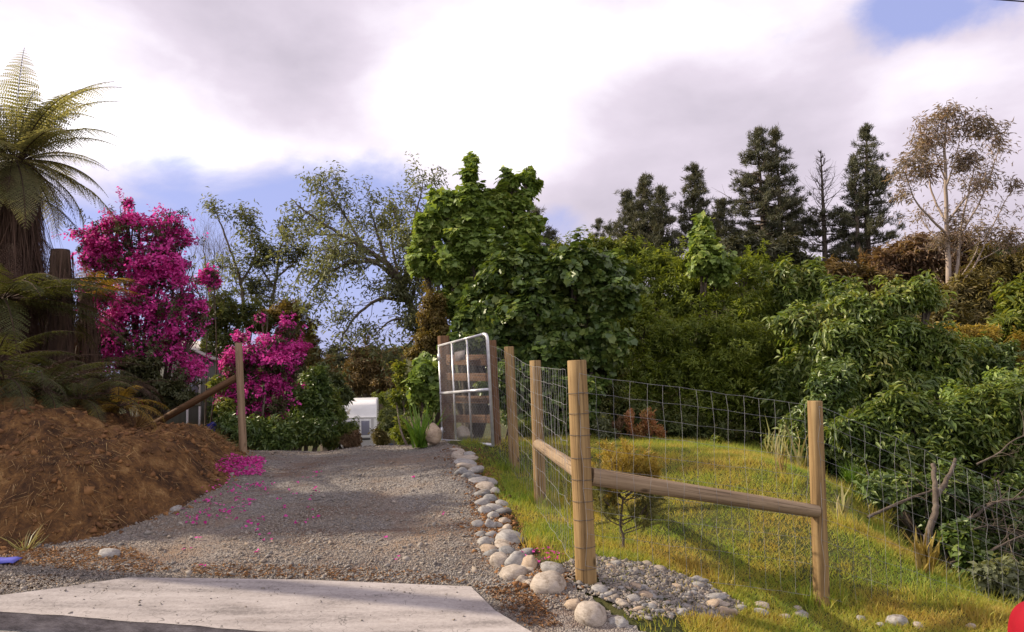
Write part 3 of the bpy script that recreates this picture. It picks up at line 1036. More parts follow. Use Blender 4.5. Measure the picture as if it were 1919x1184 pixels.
# ------------------------------------------------------------------ timber and wire
def wood_mat(name, cols, gs=26, check=.5):
    mt, t, b = new_mat(name)
    v = t.coords('Object', (1, 1, .045))
    n_a = t.noise(v, gs, 6, .6, .3)
    n_f = t.noise(t.coords('Object', (1, 1, .02)), gs * 3.2, 4, .6)
    n_l = t.noise(t.coords('Object', (1, 1, .5)), 3.0, 5)
    c = t.ramp(t.math('ADD', t.math('MULTIPLY', n_a, .45), t.math('ADD', t.math('MULTIPLY', n_l, .30), t.math('MULTIPLY', n_f, .25))), [(.34, cols[0]), (.5, cols[1]), (.66, cols[2])])
    crack = t.math('LESS_THAN', n_f, .40)
    c = t.mix(t.math('MULTIPLY', crack, check), c, tuple(x * .35 for x in cols[0]))
    kn = t.n('ShaderNodeTexVoronoi', i_Vector=t.coords('Object', (1, 1, .55)), i_Scale=5.5, i_Randomness=1.0)
    c = t.mix(t.mrange(kn.outputs['Distance'], .13, .06, 0, .85), c, tuple(x * .4 for x in cols[0]))
    t.put(b.inputs['Base Color'], c)
    b.inputs['Roughness'].default_value = .8
    b.inputs['Specular IOR Level'].default_value = .25
    t.put(b.inputs['Normal'], t.bump(t.math('ADD', t.math('MULTIPLY', n_f, .7), n_a), .45, .006))
    return mt


M_post = wood_mat('treated_pine', [(.105, .062, .026), (.245, .157, .068), (.39, .270, .125)])
M_rail = wood_mat('weathered_rail', [(.155, .102, .060), (.265, .190, .118), (.38, .285, .185)])
M_dark = wood_mat('brown_timber', [(.075, .040, .021), (.15, .080, .041), (.22, .125, .066)])
mt, t, b = new_mat('galvanised_wire')
t.put(b.inputs['Base Color'], t.ramp(t.noise(t.coords('Object'), 6, 3), [(.3, (.20, .20, .21)), (.7, (.36, .36, .37))]))
b.inputs['Metallic'].default_value = .4
b.inputs['Roughness'].default_value = .55
M_wire = mt
mt, t, b = new_mat('galvanised_pipe')
t.put(b.inputs['Base Color'], t.ramp(t.noise(t.coords('Object'), 14, 4), [(.3, (.50, .50, .52)), (.7, (.72, .72, .74))]))
b.inputs['Metallic'].default_value = .45
b.inputs['Roughness'].default_value = .38
M_pipe = mt


def post_px(bx, by, tx, ty, Y, wpx, name, parent, mat=None, label=None):
    A = P(bx, by, Y)
    B = P(tx, ty, Y)
    A = A.copy()
    ax = unit(B - A)
    A0 = A - ax * .25
    r = wpx * .5 * Y / F
    o = log(name, A0, B, r * 1.04, r * .95, mat or M_post, parent)
    if label:
        o['label'] = label
    return A, B, r


fence = thing('wire_fence', 'wire netting fence on round timber posts cornering at the thick front post', 'fence', P(1098, 1085, 5.0))
fA, fB, fr_ = post_px(1099, 1085, 1081, 676, 5.0, 38, 'post', fence, label='thick corner post standing in the pebbles')
rA, rB, rr_ = post_px(1540, 1136, 1527, 752, 5.4, 28, 'post', fence, label='post in the grass with the long rail resting against it')
aA, aB, ar_ = post_px(1013, 950, 1003, 676, 7.45, 22, 'post', fence, label='slim post with a short rail running to the corner post')
bA, bB, br_ = post_px(965, 880, 954, 650, 8.9, 19, 'post', fence, label='slim post nearest the metal gate')
gA, gB, gr_ = post_px(931, 838, 922, 638, 9.75, 17, 'post', fence, M_dark, label='dark squat post beside the open gate')
# the next post down the gully, mostly beyond the frame
nA = np.array([4.75, 5.95, h1(4.75, 5.95)])
nB = nA + np.array([-.02, 0, 1.75])
log('post', nA - np.array([0, 0, .3]), nB, .05, .047, M_post, fence)
# rails
k_ = log('rail', P(1108, 893, 5.03), P(1531, 958, 5.37), .058, .046, M_rail, fence)
k_['label'] = 'long weathered brace rail between corner post and right post'
q_ = log('rail', P(1008, 832, 7.42), P(1086, 884, 5.06), .048, .052, M_rail, fence)
q_['label'] = 'short brace rail running back from the corner post'

ROWS = np.array([0, .105, .215, .33, .45, .575, .71, .85, 1.0])[::-1]


def netting(mb, runs, step=.118, rad=.0019, z0=.0, sag=.0, jit=.006):
    """wire netting along ground points [(base, top)], rows closer together near the ground"""
    tops = np.array([r_[1] for r_ in runs], float)
    bots = np.array([r_[0] for r_ in runs], float)
    seg = np.linalg.norm(np.diff(tops[:, :2], axis=0), axis=1)
    s = np.concatenate([[0], np.cumsum(seg)])
    ss = np.arange(0, s[-1] + 1e-6, step)
    T = np.stack([np.interp(ss, s, tops[:, i]) for i in range(3)], 1)
    B = np.stack([np.interp(ss, s, bots[:, i]) for i in range(3)], 1)
    nrm = np.array([0, 0, 1.0])
    grid = []
    fr = 1 - (1 - np.linspace(0, 1, 10)) ** .82
    for f in fr:
        row = T + (B - T) * f
        row = row + rng.normal(size=row.shape) * jit * np.array([1, 1, .5])
        row[:, 2] -= sag * np.sin(math.pi * np.clip((ss - s[0]) / s[-1], 0, 1)) * .5
        grid.append(row)
    G = np.array(grid)
    for i, row in enumerate(G):
        tube(mb, row, rad * (1.25 if i in (0, 9) else 1), 4, caps=False)
    for j in range(G.shape[1]):
        tube(mb, G[:, j], rad * .9, 4, caps=False)
    # the knots
    pts = G[1:-1].reshape(-1, 3)
    V = (OCT[None] * rad * 2.3 + pts[:, None]).reshape(-1, 3)
    mb.add(V, (OCF[None] + 6 * np.arange(len(pts))[:, None, None]).reshape(-1, 3))


def face(A, B, r, off, lo=.04, hi=.05):
    o = np.array([off[0], off[1], 0]) * r
    ax = unit(B - A)
    return (A + ax * lo + o, B - ax * hi + o)


mb = MB()
OL = unit(np.array([-.95, -.30]))
netting(mb, [face(gA, gB, gr_, OL), face(bA, bB, br_, OL), face(aA, aB, ar_, OL), face(fA, fB, fr_ * 1.04, (-.98, -.2), .10, .06)], .118, .0011)
tag(mb.build('netting', M_wire, fence, smooth=True), 'wire netting running back along the drive to the gate')
mb = MB()
OF = np.array([-.12, -1.04])
netting(mb, [face(fA, fB, fr_, (0, -1.05), .10, .09), face(rA, rB, rr_, (0, -1.05), .08, .03)], .118, .00105)
tag(mb.build('netting', M_wire, fence, smooth=True), 'wire netting facing the road between the two big posts')
mb = MB()
mid = np.array([3.4, 5.66, h1(3.4, 5.66)])
netting(mb, [face(rA, rB, rr_, (0, -1.05), .08, .03), (nA + np.array([0, -.06, -.05]), nB + np.array([0, -.06, -.62]))], .118, .00105)
tag(mb.build('netting', M_wire, fence, smooth=True), 'wire netting running down into the gully')
# wire wraps on the corner post
M_tie = noisy_mat('dull_tie_wire', [(.06, .055, .05), (.14, .12, .11)], 20, .7, 0)
for i in range(9):
    mb = MB()
    f = .06 + .1 * i + .012 * rng.normal()
    c = fA + (fB - fA) * f
    ang = np.linspace(0, 2 * math.pi, 22)
    tube(mb, c + np.stack([np.cos(ang), np.sin(ang), .03 * np.sin(ang + i)], 1) * (fr_ * 1.06), .0018, 4, caps=False)
    mb.build('tie_wire', M_tie, fence)

# fence panel of planks behind the gate
panel = thing('plank_fence', 'short fence of brown horizontal planks behind the open metal gate', 'fence', P(836, 826, 11.2))
pA, pB, pr_ = post_px(840, 828, 831, 630, 11.25, 23, 'post', panel, M_dark)
for yy0, ww in ((672, 20), (704, 15), (746, 14), (782, 15)):
    A = P(838, yy0 + 2, 11.15)
    B = P(928, yy0 + 3, 9.9)
    mb = MB()
    d = unit(B - A)
    Lg = np.linalg.norm(B - A)
    sd = unit(np.cross(d, [0, 0, 1]))
    box(mb, (0, 0, Lg / 2), (ww * 10.5 / F, .035, Lg))
    o = mb.build('plank', M_dark, None)
    o.parent = panel
    mtx = Matrix((np.cross(sd, d), sd, d)).transposed()
    o.rotation_mode = 'QUATERNION'
    o.rotation_quaternion = mtx.to_quaternion()
    o.location = A - np.array(panel.location)
    bevel(o, .006, 2)

# the gate: galvanised pipe and wire mesh
gBL, gTL, gTR, gBR = P(829, 825, 11.05), P(822, 648, 11.05), P(913, 624, 9.55), P(924, 834, 9.55)
gate = thing('metal_gate', 'open galvanised pipe gate filled with wire mesh', 'gate', gBL)
mb = MB()
ru = unit(gTR - gTL)
dn = unit(gBR - gTR)
corner = [gTR - ru * .13, gTR - ru * .10 + dn * .002, gTR - ru * .04 + dn * .015, gTR - ru * .012 + dn * .045, gTR + dn * .10, gTR + dn * .13]
fr_pts = [gBR, gTR + dn * .5] + corner[::-1] + [gTL]
tube(mb, [gBR] + corner[::-1], .021, 10)
tube(mb, [corner[0], gTL], .017, 10)
tube(mb, [gTL, gBL], .013, 10)
tube(mb, [gBL, gBR], .023, 10)
mb.build('frame', M_pipe, gate, smooth=True)
def gp(u, v):
    return gTL * (1 - u) * (1 - v) + gTR * u * (1 - v) + gBL * (1 - u) * v + gBR * u * v
mb = MB()
tube(mb, [gp(0, .505), gp(1, .505)], .021, 10)
mb.build('cross_bar', M_pipe, gate, smooth=True)
for u in (.30, .615):
    mb = MB()
    tube(mb, [gp(u, 0), gp(u, 1)], .014, 8)
    mb.build('upright_bar', M_pipe, gate, smooth=True)
mb = MB()
nu, nv = 34, 22
for i in range(nu):
    pts = [gp((i + .5 * (j % 2) + (.5 if False else 0)) / nu, j / (nv * 2)) for j in range(nv * 2 + 1)]
    pts2 = [gp(min(1, (i + 1 - .5 * (j % 2)) / nu), j / (nv * 2)) for j in range(nv * 2 + 1)]
    tube(mb, pts, .0018, 3, caps=False)
    tube(mb, pts2, .0018, 3, caps=False)
mb.build('wire_mesh', M_wire, gate)
mb = MB()
c = gp(.43, .15)
nn = unit(np.cross(ru, dn))
Mx = np.array([ru, dn, nn]).T
box(mb, c + nn * .02, (.36, .13, .004), Mx)
M_sign = noisy_mat('faded_plate', [(.15, .125, .13), (.20, .17, .175)], 6, .6, 0)
o = mb.build('sign_plate', M_sign, gate)
for f in (.12, .9):
    mb = MB()
    c = gp(0, f)
    tube(mb, [c + np.array([-.0, .0, -.05]), c + np.array([0, .0, .05])], .022, 8)
    tube(mb, [c, c + unit(pA - gBL) * .09], .012, 6)
    mb.build('hinge', M_pipe, gate, smooth=True)

# the opposite gate post with its diagonal brace
lg = thing('gate_post', 'lone timber gate post with a sloping brace beside the pink blossom', 'gate post', P(455, 848, 9.9))
lA, lB, lr_ = post_px(456, 850, 447, 643, 9.9, 14, 'post', lg, wood_mat('greyed_post', [(.15, .10, .06), (.25, .17, .105), (.34, .24, .155)]))
bA_, bB_ = P(343, 764, 10.5), P(444, 707, 9.95)
for _ in range(60):
    if bA_[2] < H(bA_[0], bA_[1]) - .03:
        break
    bA_ = bA_ + unit(bA_ - bB_) * .04
log('brace', bA_, bB_, .052, .048, M_dark, lg)

# ------------------------------------------------------------------ caravan
cv_c = P(707, 838, 32)
cvz = P(680, 842, 32)[2]
cw, ch, cl = 2.05, 2.02, 4.6
rot = R(8.5)
cvx, cvy = cv_c[0], 32.0
ex = np.array([math.cos(rot * 0 + R(3)), math.sin(R(3)), 0])
ey = np.array([-math.sin(R(9.2)), math.cos(R(9.2)), 0])
org = np.array([cvx, cvy, cvz])
def cp(a, bb, c): return org - ex * a + ey * bb + np.array([0, 0, c])     # a from the right edge leftwards, bb backwards, c up
caravan = thing('caravan', 'white caravan parked beyond the crest of the gravel drive', 'caravan', org - ex * cw / 2)
M_white = noisy_mat('caravan_paint', [(.70, .69, .68), (.80, .79, .78)], 3, .35, 0, spec=.5)
M_cvgrey = noisy_mat('caravan_panel', [(.40, .385, .38), (.50, .48, .475)], 4, .5, 0)
# side profile in (back, up): rounded nose
prof = [(0.10, 0.0), (0.02, .12), (0, .45), (-.02, 1.30), (.03, 1.36), (.12, 1.62), (.26, 1.86), (.48, 1.98), (.9, 2.02), (cl - .4, 2.02), (cl - .05, 1.7), (cl, .5), (cl - .1, 0)]
mb = MB()
n = len(prof)
V = [cp(0, q[0], q[1] + .02) for q in prof] + [cp(cw, q[0], q[1] + .02) for q in prof]
mb.add(np.array(V), np.array([(i, (i + 1) % n, (i + 1) % n + n, i + n) for i in range(n)]), np.arange(n)[None, ::-1], (np.arange(n) + n)[None])
o = mb.build('body', M_white, caravan)
bevel(o, .06, 3)
def cvbox(name, a0, a1, c0, c1, b0, th, mat, par=None):
    mb = MB()
    Mx = np.array([-ex, ey, [0, 0, 1]]).T
    box(mb, cp((a0 + a1) / 2, b0, (c0 + c1) / 2), (abs(a1 - a0), th, abs(c1 - c0)), Mx)
    if par is None:
        return bevel(mb.build(name, mat, caravan), .008, 2)
    # sub-part: local to its part, which has no offset of its own
    o = mb.build(name, mat, caravan)
    o.parent = par
    return bevel(o, .006, 2)


cvbox('lower_panel', .14, cw - .14, .10, 1.30, -.03, .03, M_cvgrey)
M_wfr = noisy_mat('window_frame_white', [(.68, .67, .67), (.76, .75, .75)], 4, .4, 0)
mt, t, b = new_mat('dusty_glass')
b.inputs['Base Color'].default_value = (.20, .20, .26, 1)
b.inputs['Roughness'].default_value = .12
M_glass = mt
for a0, a1 in ((.24, .72), (.80, 1.28), (1.36, 1.84)):
    wdo = cvbox('window', a0, a1, .52, 1.26, -.05, .03, M_wfr)
    cvbox('pane', a0 + .07, a1 - .07, .59, 1.19, -.062, .02, M_glass, wdo)
M_blk = noisy_mat('black_rubber', [(.015, .015, .016), (.03, .03, .03)], 8, .7, 0)
cvbox('locker_handle', .28, .66, .40, .47, -.055, .03, M_blk)
cvbox('roof_trim', 0.02, cw - .02, 1.30, 1.35, -.035, .04, M_white)
for a in (.12, cw - .12):
    mb = MB()
    ang = np.arange(20) * 2 * math.pi / 20
    c = cp(a, 2.1, .0)
    V = [c + ey * (.30 * math.cos(q)) + np.array([0, 0, .30 * math.sin(q)]) + ex * s * .09 for s in (-1, 1) for q in ang]
    mb.add(np.array(V), np.array([(i, (i + 1) % 20, (i + 1) % 20 + 20, i + 20) for i in range(20)]), np.arange(20)[None, ::-1], (np.arange(20) + 20)[None])
    mb.build('wheel', M_blk, caravan)
mb = MB()
for sgn in (-.5, .5):
    tube(mb, [cp(cw / 2 + sgn, .2, .0), cp(cw / 2, -1.1, -.02)], .035, 6)
mb.build('drawbar', M_blk, caravan)
tub = P(722, 838, 31.5)
tb = MB()
ang = np.arange(16) * 2 * math.pi / 16
for z, r in ((0, .24), (.26, .28)):
    pass
V = [tub + np.array([r * 1.25 * math.cos(a), r * math.sin(a), z]) for z, r in ((-.16, .24), (.10, .28), (.13, .29), (.13, .26), (-.05, .23)) for a in ang]
tb.add(np.array(V), np.concatenate([[(l * 16 + i, l * 16 + (i + 1) % 16, l * 16 + 16 + (i + 1) % 16, l * 16 + 16 + i) for i in range(16)] for l in range(4)]), (np.arange(16) + 64)[None], np.arange(16)[None, ::-1])
tag(tb.build('tub', noisy_mat('dark_blue_plastic', [(.02, .028, .05), (.035, .045, .075)], 5, .5, 0), None, origin=tub), 'dark blue tub on the ground at the right of the caravan', 'tub')

# ------------------------------------------------------------------ garden shed behind the blossom
sh = P(393, 800, 14.6)
shed = thing('garden_shed', 'small grey-green shed with white window trim half hidden by pink blossom', 'shed', sh)
M_shed = noisy_mat('shed_boards', [(.13, .135, .125), (.18, .185, .17)], 22, .8, .3, .01, stretch=(1, 1, .05))
M_trim = noisy_mat('white_trim', [(.60, .58, .57), (.70, .68, .67)], 6, .6, 0)
M_tin = noisy_mat('shed_roof_tin', [(.42, .39, .39), (.55, .51, .51)], 9, .5, .3, .01, stretch=(8, .4, 1))
k = 14.6 / F
W_, T_ = 1.5, (800 - 673) * k
zb = sh[2] - .3
def sp_(a, d, z): return np.array([sh[0] - a, sh[1] + d, sh[2] + z])
mb = MB()
pk = .36
V = [sp_(0, 0, -.4), sp_(W_, 0, -.4), sp_(W_, 0, T_), sp_(W_ / 2, 0, T_ + pk), sp_(0, 0, T_)]
V += [v + np.array([0, 1.8, 0]) for v in V]
mb.add(np.array(V), np.array([(0, 1, 6, 5), (1, 2, 7, 6), (2, 3, 8, 7), (3, 4, 9, 8), (4, 0, 5, 9)]), np.array([(4, 3, 2, 1, 0), (5, 6, 7, 8, 9)]))
mb.build('wall', M_shed, shed)
for s in (0, 1):
    mb = MB()
    e0, e1 = (sp_(-.08, -.12, T_ - .03), sp_(W_ / 2, -.12, T_ + pk + .02)) if s == 0 else (sp_(W_ + .08, -.12, T_ - .03), sp_(W_ / 2, -.12, T_ + pk + .02))
    bk = np.array([0, 2.05, 0])
    u = np.array([0, 0, .035])
    V = [e0, e1, e1 + bk, e0 + bk]
    V = V + [v + u for v in V]
    mb.add(np.array(V), np.array([(0, 1, 2, 3), (7, 6, 5, 4), (0, 4, 5, 1), (1, 5, 6, 2), (2, 6, 7, 3), (3, 7, 4, 0)]))
    mb.build('roof_sheet', M_tin, shed)
def shbox(name, a0, a1, z0, z1, d, th, mat):
    mb = MB()
    box(mb, sp_((a0 + a1) / 2, d, (z0 + z1) / 2), (abs(a1 - a0), th, abs(z1 - z0)))
    return mb.build(name, mat, shed)
wf = shbox('window', .17, .42, .42, 1.10, -.02, .03, M_trim)
pn = shbox('pane', .205, .385, .455, 1.06, -.04, .012, M_glass)
pn.parent = wf
shbox('corner_trim', .165, .20, -.4, .40, -.02, .03, M_trim)
shbox('corner_trim', .40, .435, -.4, .40, -.02, .03, M_trim)
shbox('fascia', .165, .20, 1.12, T_, -.02, .03, M_trim)

# ------------------------------------------------------------------ small things
c0 = [hit(-40, 1062), hit(24, 1064), hit(42, 1054), hit(-30, 1050)]
mb = MB()
V = np.array([q + np.array([0, 0, .035]) for q in c0])
mid_ = V.mean(0) + np.array([0, 0, .015])
nu = 8
g = np.array([[V[0] * (1 - u) * (1 - v) + V[1] * u * (1 - v) + V[2] * u * v + V[3] * (1 - u) * v + np.array([0, 0, .006 * math.sin(u * 9) + .010 * math.sin(u * 3.1) * math.sin(v * 3.1)]) for u in np.linspace(0, 1, nu)] for v in np.linspace(0, 1, nu)]).reshape(-1, 3)
qd = np.array([(i * nu + j, i * nu + j + 1, (i + 1) * nu + j + 1, (i + 1) * nu + j) for i in range(nu - 1) for j in range(nu - 1)])
mb.add(g, qd)
bs = mb.build('blue_sheet', noisy_mat('blue_plastic', [(.085, .09, .40), (.13, .14, .52)], 12, .45, .2, .004), None, smooth=True, origin=V.mean(0))
so_ = bs.modifiers.new('thick', 'SOLIDIFY')
so_.thickness = .008
tag(bs, 'flat blue plastic sheet lying on the gravel at the foot of the bank', 'plastic sheet')

# a red moulded lid with a raised rim at the lower right, only its shoulder in view
rc = P(1977, 1216, 3.1)
mb = MB()
ns, nr = 40, 14
def sup(a, e=2.6):
    c_, s_ = math.cos(a), math.sin(a)
    return np.sign(c_) * abs(c_) ** (2 / e), np.sign(s_) * abs(s_) ** (2 / e)
V = []
for i in range(nr):
    f = i / (nr - 1) * math.pi / 2
    for j in range(ns):
        x, y = sup(j / ns * 2 * math.pi)
        V.append(rc + np.array([x * .115 * math.cos(f) ** .6, y * .2 * math.cos(f) ** .6, .17 * math.sin(f) - .0]))
for z, s in ((-.25, 1.0), (-.9, .94)):
    pass
base = [rc + np.array([sup(j / ns * 2 * math.pi)[0] * .115 * .97, sup(j / ns * 2 * math.pi)[1] * .2 * .97, -1.0]) for j in range(ns)]
V = base + V
q = np.array([(i * ns + j, i * ns + (j + 1) % ns, (i + 1) * ns + (j + 1) % ns, (i + 1) * ns + j) for i in range(nr) for j in range(ns)])
mb.add(np.array(V), q, np.arange(ns)[None, ::-1], (np.arange(ns) + nr * ns)[None])
mt, t, b = new_mat('red_plastic')
t.put(b.inputs['Base Color'], t.ramp(t.noise(t.coords('Object'), 9, 3), [(.3, (.22, .002, .010)), (.7, (.29, .003, .014))]))
b.inputs['Roughness'].default_value = .65
b.inputs['Specular IOR Level'].default_value = .2
M_red = mt
redbox = thing('red_post_box', 'smooth bright red round-shouldered box at the bottom right corner', 'box', rc + np.array([0, 0, -1.0]))
mb.build('body', M_red, redbox, smooth=True)
mb = MB()
ang = np.linspace(.15, math.pi - .15, 24)
tube(mb, [rc + np.array([.105 * math.cos(a) * .75 + .01, -.17 * (1 - .25 * math.sin(a)), .16 * math.sin(a) - .02]) for a in ang], .004, 6)
mb.build('raised_seam', M_red, redbox, smooth=True)

# power line crossing the upper right corner, and the pole off to the left that shades the slab
M_cable = noisy_mat('black_cable', [(.01, .01, .015), (.02, .02, .03)], 5, .6, 0)
A, B = P(1850, -2.5, 12), P(1985, 7.5, 12.0)
d = unit(B - A)
mb = MB()
pts = [A + d * s + np.array([0, 0, .0006 * s * s]) for s in np.linspace(-14, 16, 40)]
tube(mb, pts, .011, 6)
tag(mb.build('power_line', M_cable, None, smooth=True, origin=A), 'dark overhead cable clipping the upper right corner of the sky', 'cable')
# ------------------------------------------------------------------ bark and foliage colours
M_bark = noisy_mat('bark', [(.05, .038, .028), (.11, .085, .065), (.17, .14, .11)], 14, .95, .8, .02, stretch=(1, 1, .25))
M_palebark = noisy_mat('pale_bark', [(.16, .12, .095), (.30, .235, .19), (.42, .35, .29)], 7, .9, .5, .02, stretch=(1, 1, .2))
M_twig = noisy_mat('grey_twig', [(.10, .08, .065), (.19, .16, .135)], 9, .95, 0)
M_fernbark = noisy_mat('fern_trunk_fibre', [(.025, .016, .011), (.075, .045, .030), (.13, .082, .055)], 16, .98, 1.0, .05, stretch=(1, 1, .12))
L_maple = leaf_mat('maple_leaf', [(0.0892, 0.1368, 0.034), (0.1526, 0.2279, 0.0473), (0.2418, 0.3189, 0.0756), (0.3436, 0.3645, 0.104)], .42, .32, spec=.45)
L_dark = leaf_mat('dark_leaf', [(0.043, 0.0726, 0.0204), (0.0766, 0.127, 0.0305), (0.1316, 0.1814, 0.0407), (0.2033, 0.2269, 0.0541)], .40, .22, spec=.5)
L_hedge = leaf_mat('hedge_leaf', [(0.0648, 0.0908, 0.0176), (0.1296, 0.1755, 0.0242), (0.2052, 0.2481, 0.0352), (0.2916, 0.3206, 0.0605)], .5, .4)
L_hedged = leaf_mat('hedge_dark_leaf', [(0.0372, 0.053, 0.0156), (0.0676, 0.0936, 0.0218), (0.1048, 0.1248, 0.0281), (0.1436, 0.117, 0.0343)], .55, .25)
L_droop = leaf_mat('drooping_leaf', [(0.0598, 0.0982, 0.022), (0.1149, 0.1693, 0.0345), (0.1954, 0.2456, 0.055), (0.3449, 0.3132, 0.0943)], .38, .30, spec=.5)
L_yell = leaf_mat('yellow_green_leaf', [(0.0633, 0.0978, 0.0154), (0.1207, 0.161, 0.0242), (0.1898, 0.2127, 0.0352), (0.2645, 0.253, 0.055)], .45, .35)
L_ydroop = leaf_mat('yellow_tipped_leaf', [(0.0438, 0.078, 0.0176), (0.0813, 0.126, 0.0264), (0.1375, 0.18, 0.0374), (0.225, 0.228, 0.055)], .42, .32)
L_willow = leaf_mat('willow_leaf', [(0.077, 0.0935, 0.044), (0.1265, 0.143, 0.0715), (0.176, 0.1925, 0.1045), (0.165, 0.165, 0.066)], .5, .35)
L_brownleaf = leaf_mat('brown_leaf', [(.085, .055, .018), (.16, .11, .032), (.21, .16, .05), (.12, .12, .03)], .55, .3)
L_rust = leaf_mat('rusty_leaf', [(0.11, 0.0624, 0.0364), (0.187, 0.1104, 0.065), (0.242, 0.162, 0.0975), (0.132, 0.102, 0.0585)], .6, .25)
L_totara = leaf_mat('bronze_leaf', [(0.0576, 0.0408, 0.0168), (0.114, 0.0792, 0.0312), (0.186, 0.126, 0.048), (0.24, 0.144, 0.054)], .6, .22)
L_pine = leaf_mat('pine_needle', [(0.038, 0.0442, 0.0271), (0.0655, 0.0717, 0.0394), (0.1, 0.0994, 0.0518), (0.1294, 0.0966, 0.0555)], .55, .15, clump=.5)
L_gum = leaf_mat('gum_leaf', [(0.1633, 0.134, 0.1118), (0.2578, 0.2092, 0.1769), (0.3438, 0.2595, 0.2143), (0.3438, 0.2092, 0.149)], .5, .25, clump=.4)
L_scrub = leaf_mat('scrub_leaf', [(0.069, 0.0598, 0.023), (0.115, 0.0978, 0.0322), (0.1725, 0.1323, 0.046), (0.1495, 0.1437, 0.0403)], .6, .25, clump=.4)
L_scrubg = leaf_mat('green_scrub_leaf', [(.040, .055, .022), (.070, .090, .034), (.105, .125, .045), (.14, .145, .05)], .55, .25, clump=.4)
L_pink = leaf_mat('magenta_petal', [(0.3203, 0.012, 0.1355), (0.5421, 0.033, 0.2834), (0.7638, 0.1125, 0.4558), (0.4435, 0.021, 0.2094)], .55, .38, (1.25, .8, 1.15), .25, clump=1.3)
L_azleaf = leaf_mat('azalea_leaf', [(.035, .042, .016), (.065, .072, .026), (.105, .095, .04)], .5, .2)
L_fern = leaf_mat('fern_frond', [(0.105, 0.1144, 0.0583), (0.1668, 0.169, 0.0875), (0.2223, 0.2145, 0.1185), (0.2717, 0.2275, 0.1368)], .5, .5, clump=.8)
L_ferndk = leaf_mat('fern_frond_dark', [(0.042, 0.0495, 0.0176), (0.072, 0.0792, 0.0264), (0.102, 0.1045, 0.033)], .5, .3)
L_ferngr = leaf_mat('fern_frond_green', [(0.04, 0.0808, 0.018), (0.068, 0.1275, 0.027), (0.096, 0.1615, 0.036)], .45, .35)
L_fernye = leaf_mat('fern_frond_yellow', [(.22, .15, .025), (.33, .22, .035), (.42, .29, .055)], .5, .4)
L_deadfr = leaf_mat('dead_frond', [(0.0341, 0.0186, 0.013), (0.0682, 0.0372, 0.026), (0.1054, 0.062, 0.0423)], .8, .1)
L_straw = leaf_mat('strap_leaf', [(.11, .14, .05), (.22, .22, .09), (.36, .30, .15)], .5, .3)
L_bright = leaf_mat('bright_strap', [(.08, .17, .02), (.13, .24, .03), (.20, .29, .05)], .45, .4)
L_gold = leaf_mat('golden_foliage', [(.20, .17, .03), (.30, .225, .04), (.38, .27, .06), (.20, .185, .04)], .5, .35)
L_olive = leaf_mat('olive_foliage', [(0.0975, 0.1105, 0.0338), (0.1625, 0.1625, 0.0494), (0.221, 0.208, 0.0715)], .5, .3)
L_redfl = leaf_mat('red_spike', [(0.34, 0.1125, 0.065), (0.442, 0.21, 0.104), (0.391, 0.33, 0.143)], .6, .3)
L_whitefl = leaf_mat('white_petal', [(.62, .58, .54), (.74, .70, .68)], .5, .3)
L_bluefl = leaf_mat('blue_petal', [(.04, .06, .45), (.08, .10, .62)], .5, .3)


def base_px(px, Y, z=None):
    """the foot of a plant: on the terrain under a pixel column at depth Y"""
    x = P(px, 700, Y)[0]
    return np.array([x, Y, float(gz(x, Y)) if z is None else z])


def shrub(name, label, cat, Y, blobs, n, per, L, W, mat, shape=LEAF2, stem=None, trunk_r=.05, group=None, bark=None, fol='foliage', inner=.25, amp=.26, shoots=.6, extra=None, dj=.35, floor=True, **kw):
    """a plant of ellipsoid masses given as (px, py, rx, ry[, dY]); parts: trunk (with limbs) and foliage"""
    es = [ell(b[0], b[1], Y + (b[4] if len(b) > 4 else 0), b[2], b[3]) for b in blobs]
    sx = stem if stem is not None else blobs[0][0]
    root = base_px(sx, Y)
    th_ = thing(name, label, cat, root, group)
    mb = MB()
    for c, r in es:
        a = root + np.array([rng.normal() * .05, rng.normal() * .05, -.15])
        mid = a * .45 + c * .55 + np.array([0, 0, -.10 * np.linalg.norm(c - a)]) + rng.normal(size=3) * .06
        pts = smooth_line([a, mid, c], 5)
        tube(mb, pts, np.linspace(trunk_r, trunk_r * .3, len(pts)), 6, caps=False)
        for _ in range(5):
            dd = rdir(1)[0]
            e = c + dd * r * .85
            tube(mb, smooth_line([pts[-3], c + dd * r * .35, e], 3), np.linspace(trunk_r * .3, trunk_r * .06, 7), 4, caps=False)
    mb.build('trunk', bark or M_bark, th_)
    mb = MB()
    p, d = clusters(es, n, inner=inner, amp=amp, floor=floor, shoots=shoots)
    leafy(mb, p, d, per, L, W, shape, **kw)
    if extra:
        extra(mb, es)
    mb.build(fol, mat, th_)
    return th_, es


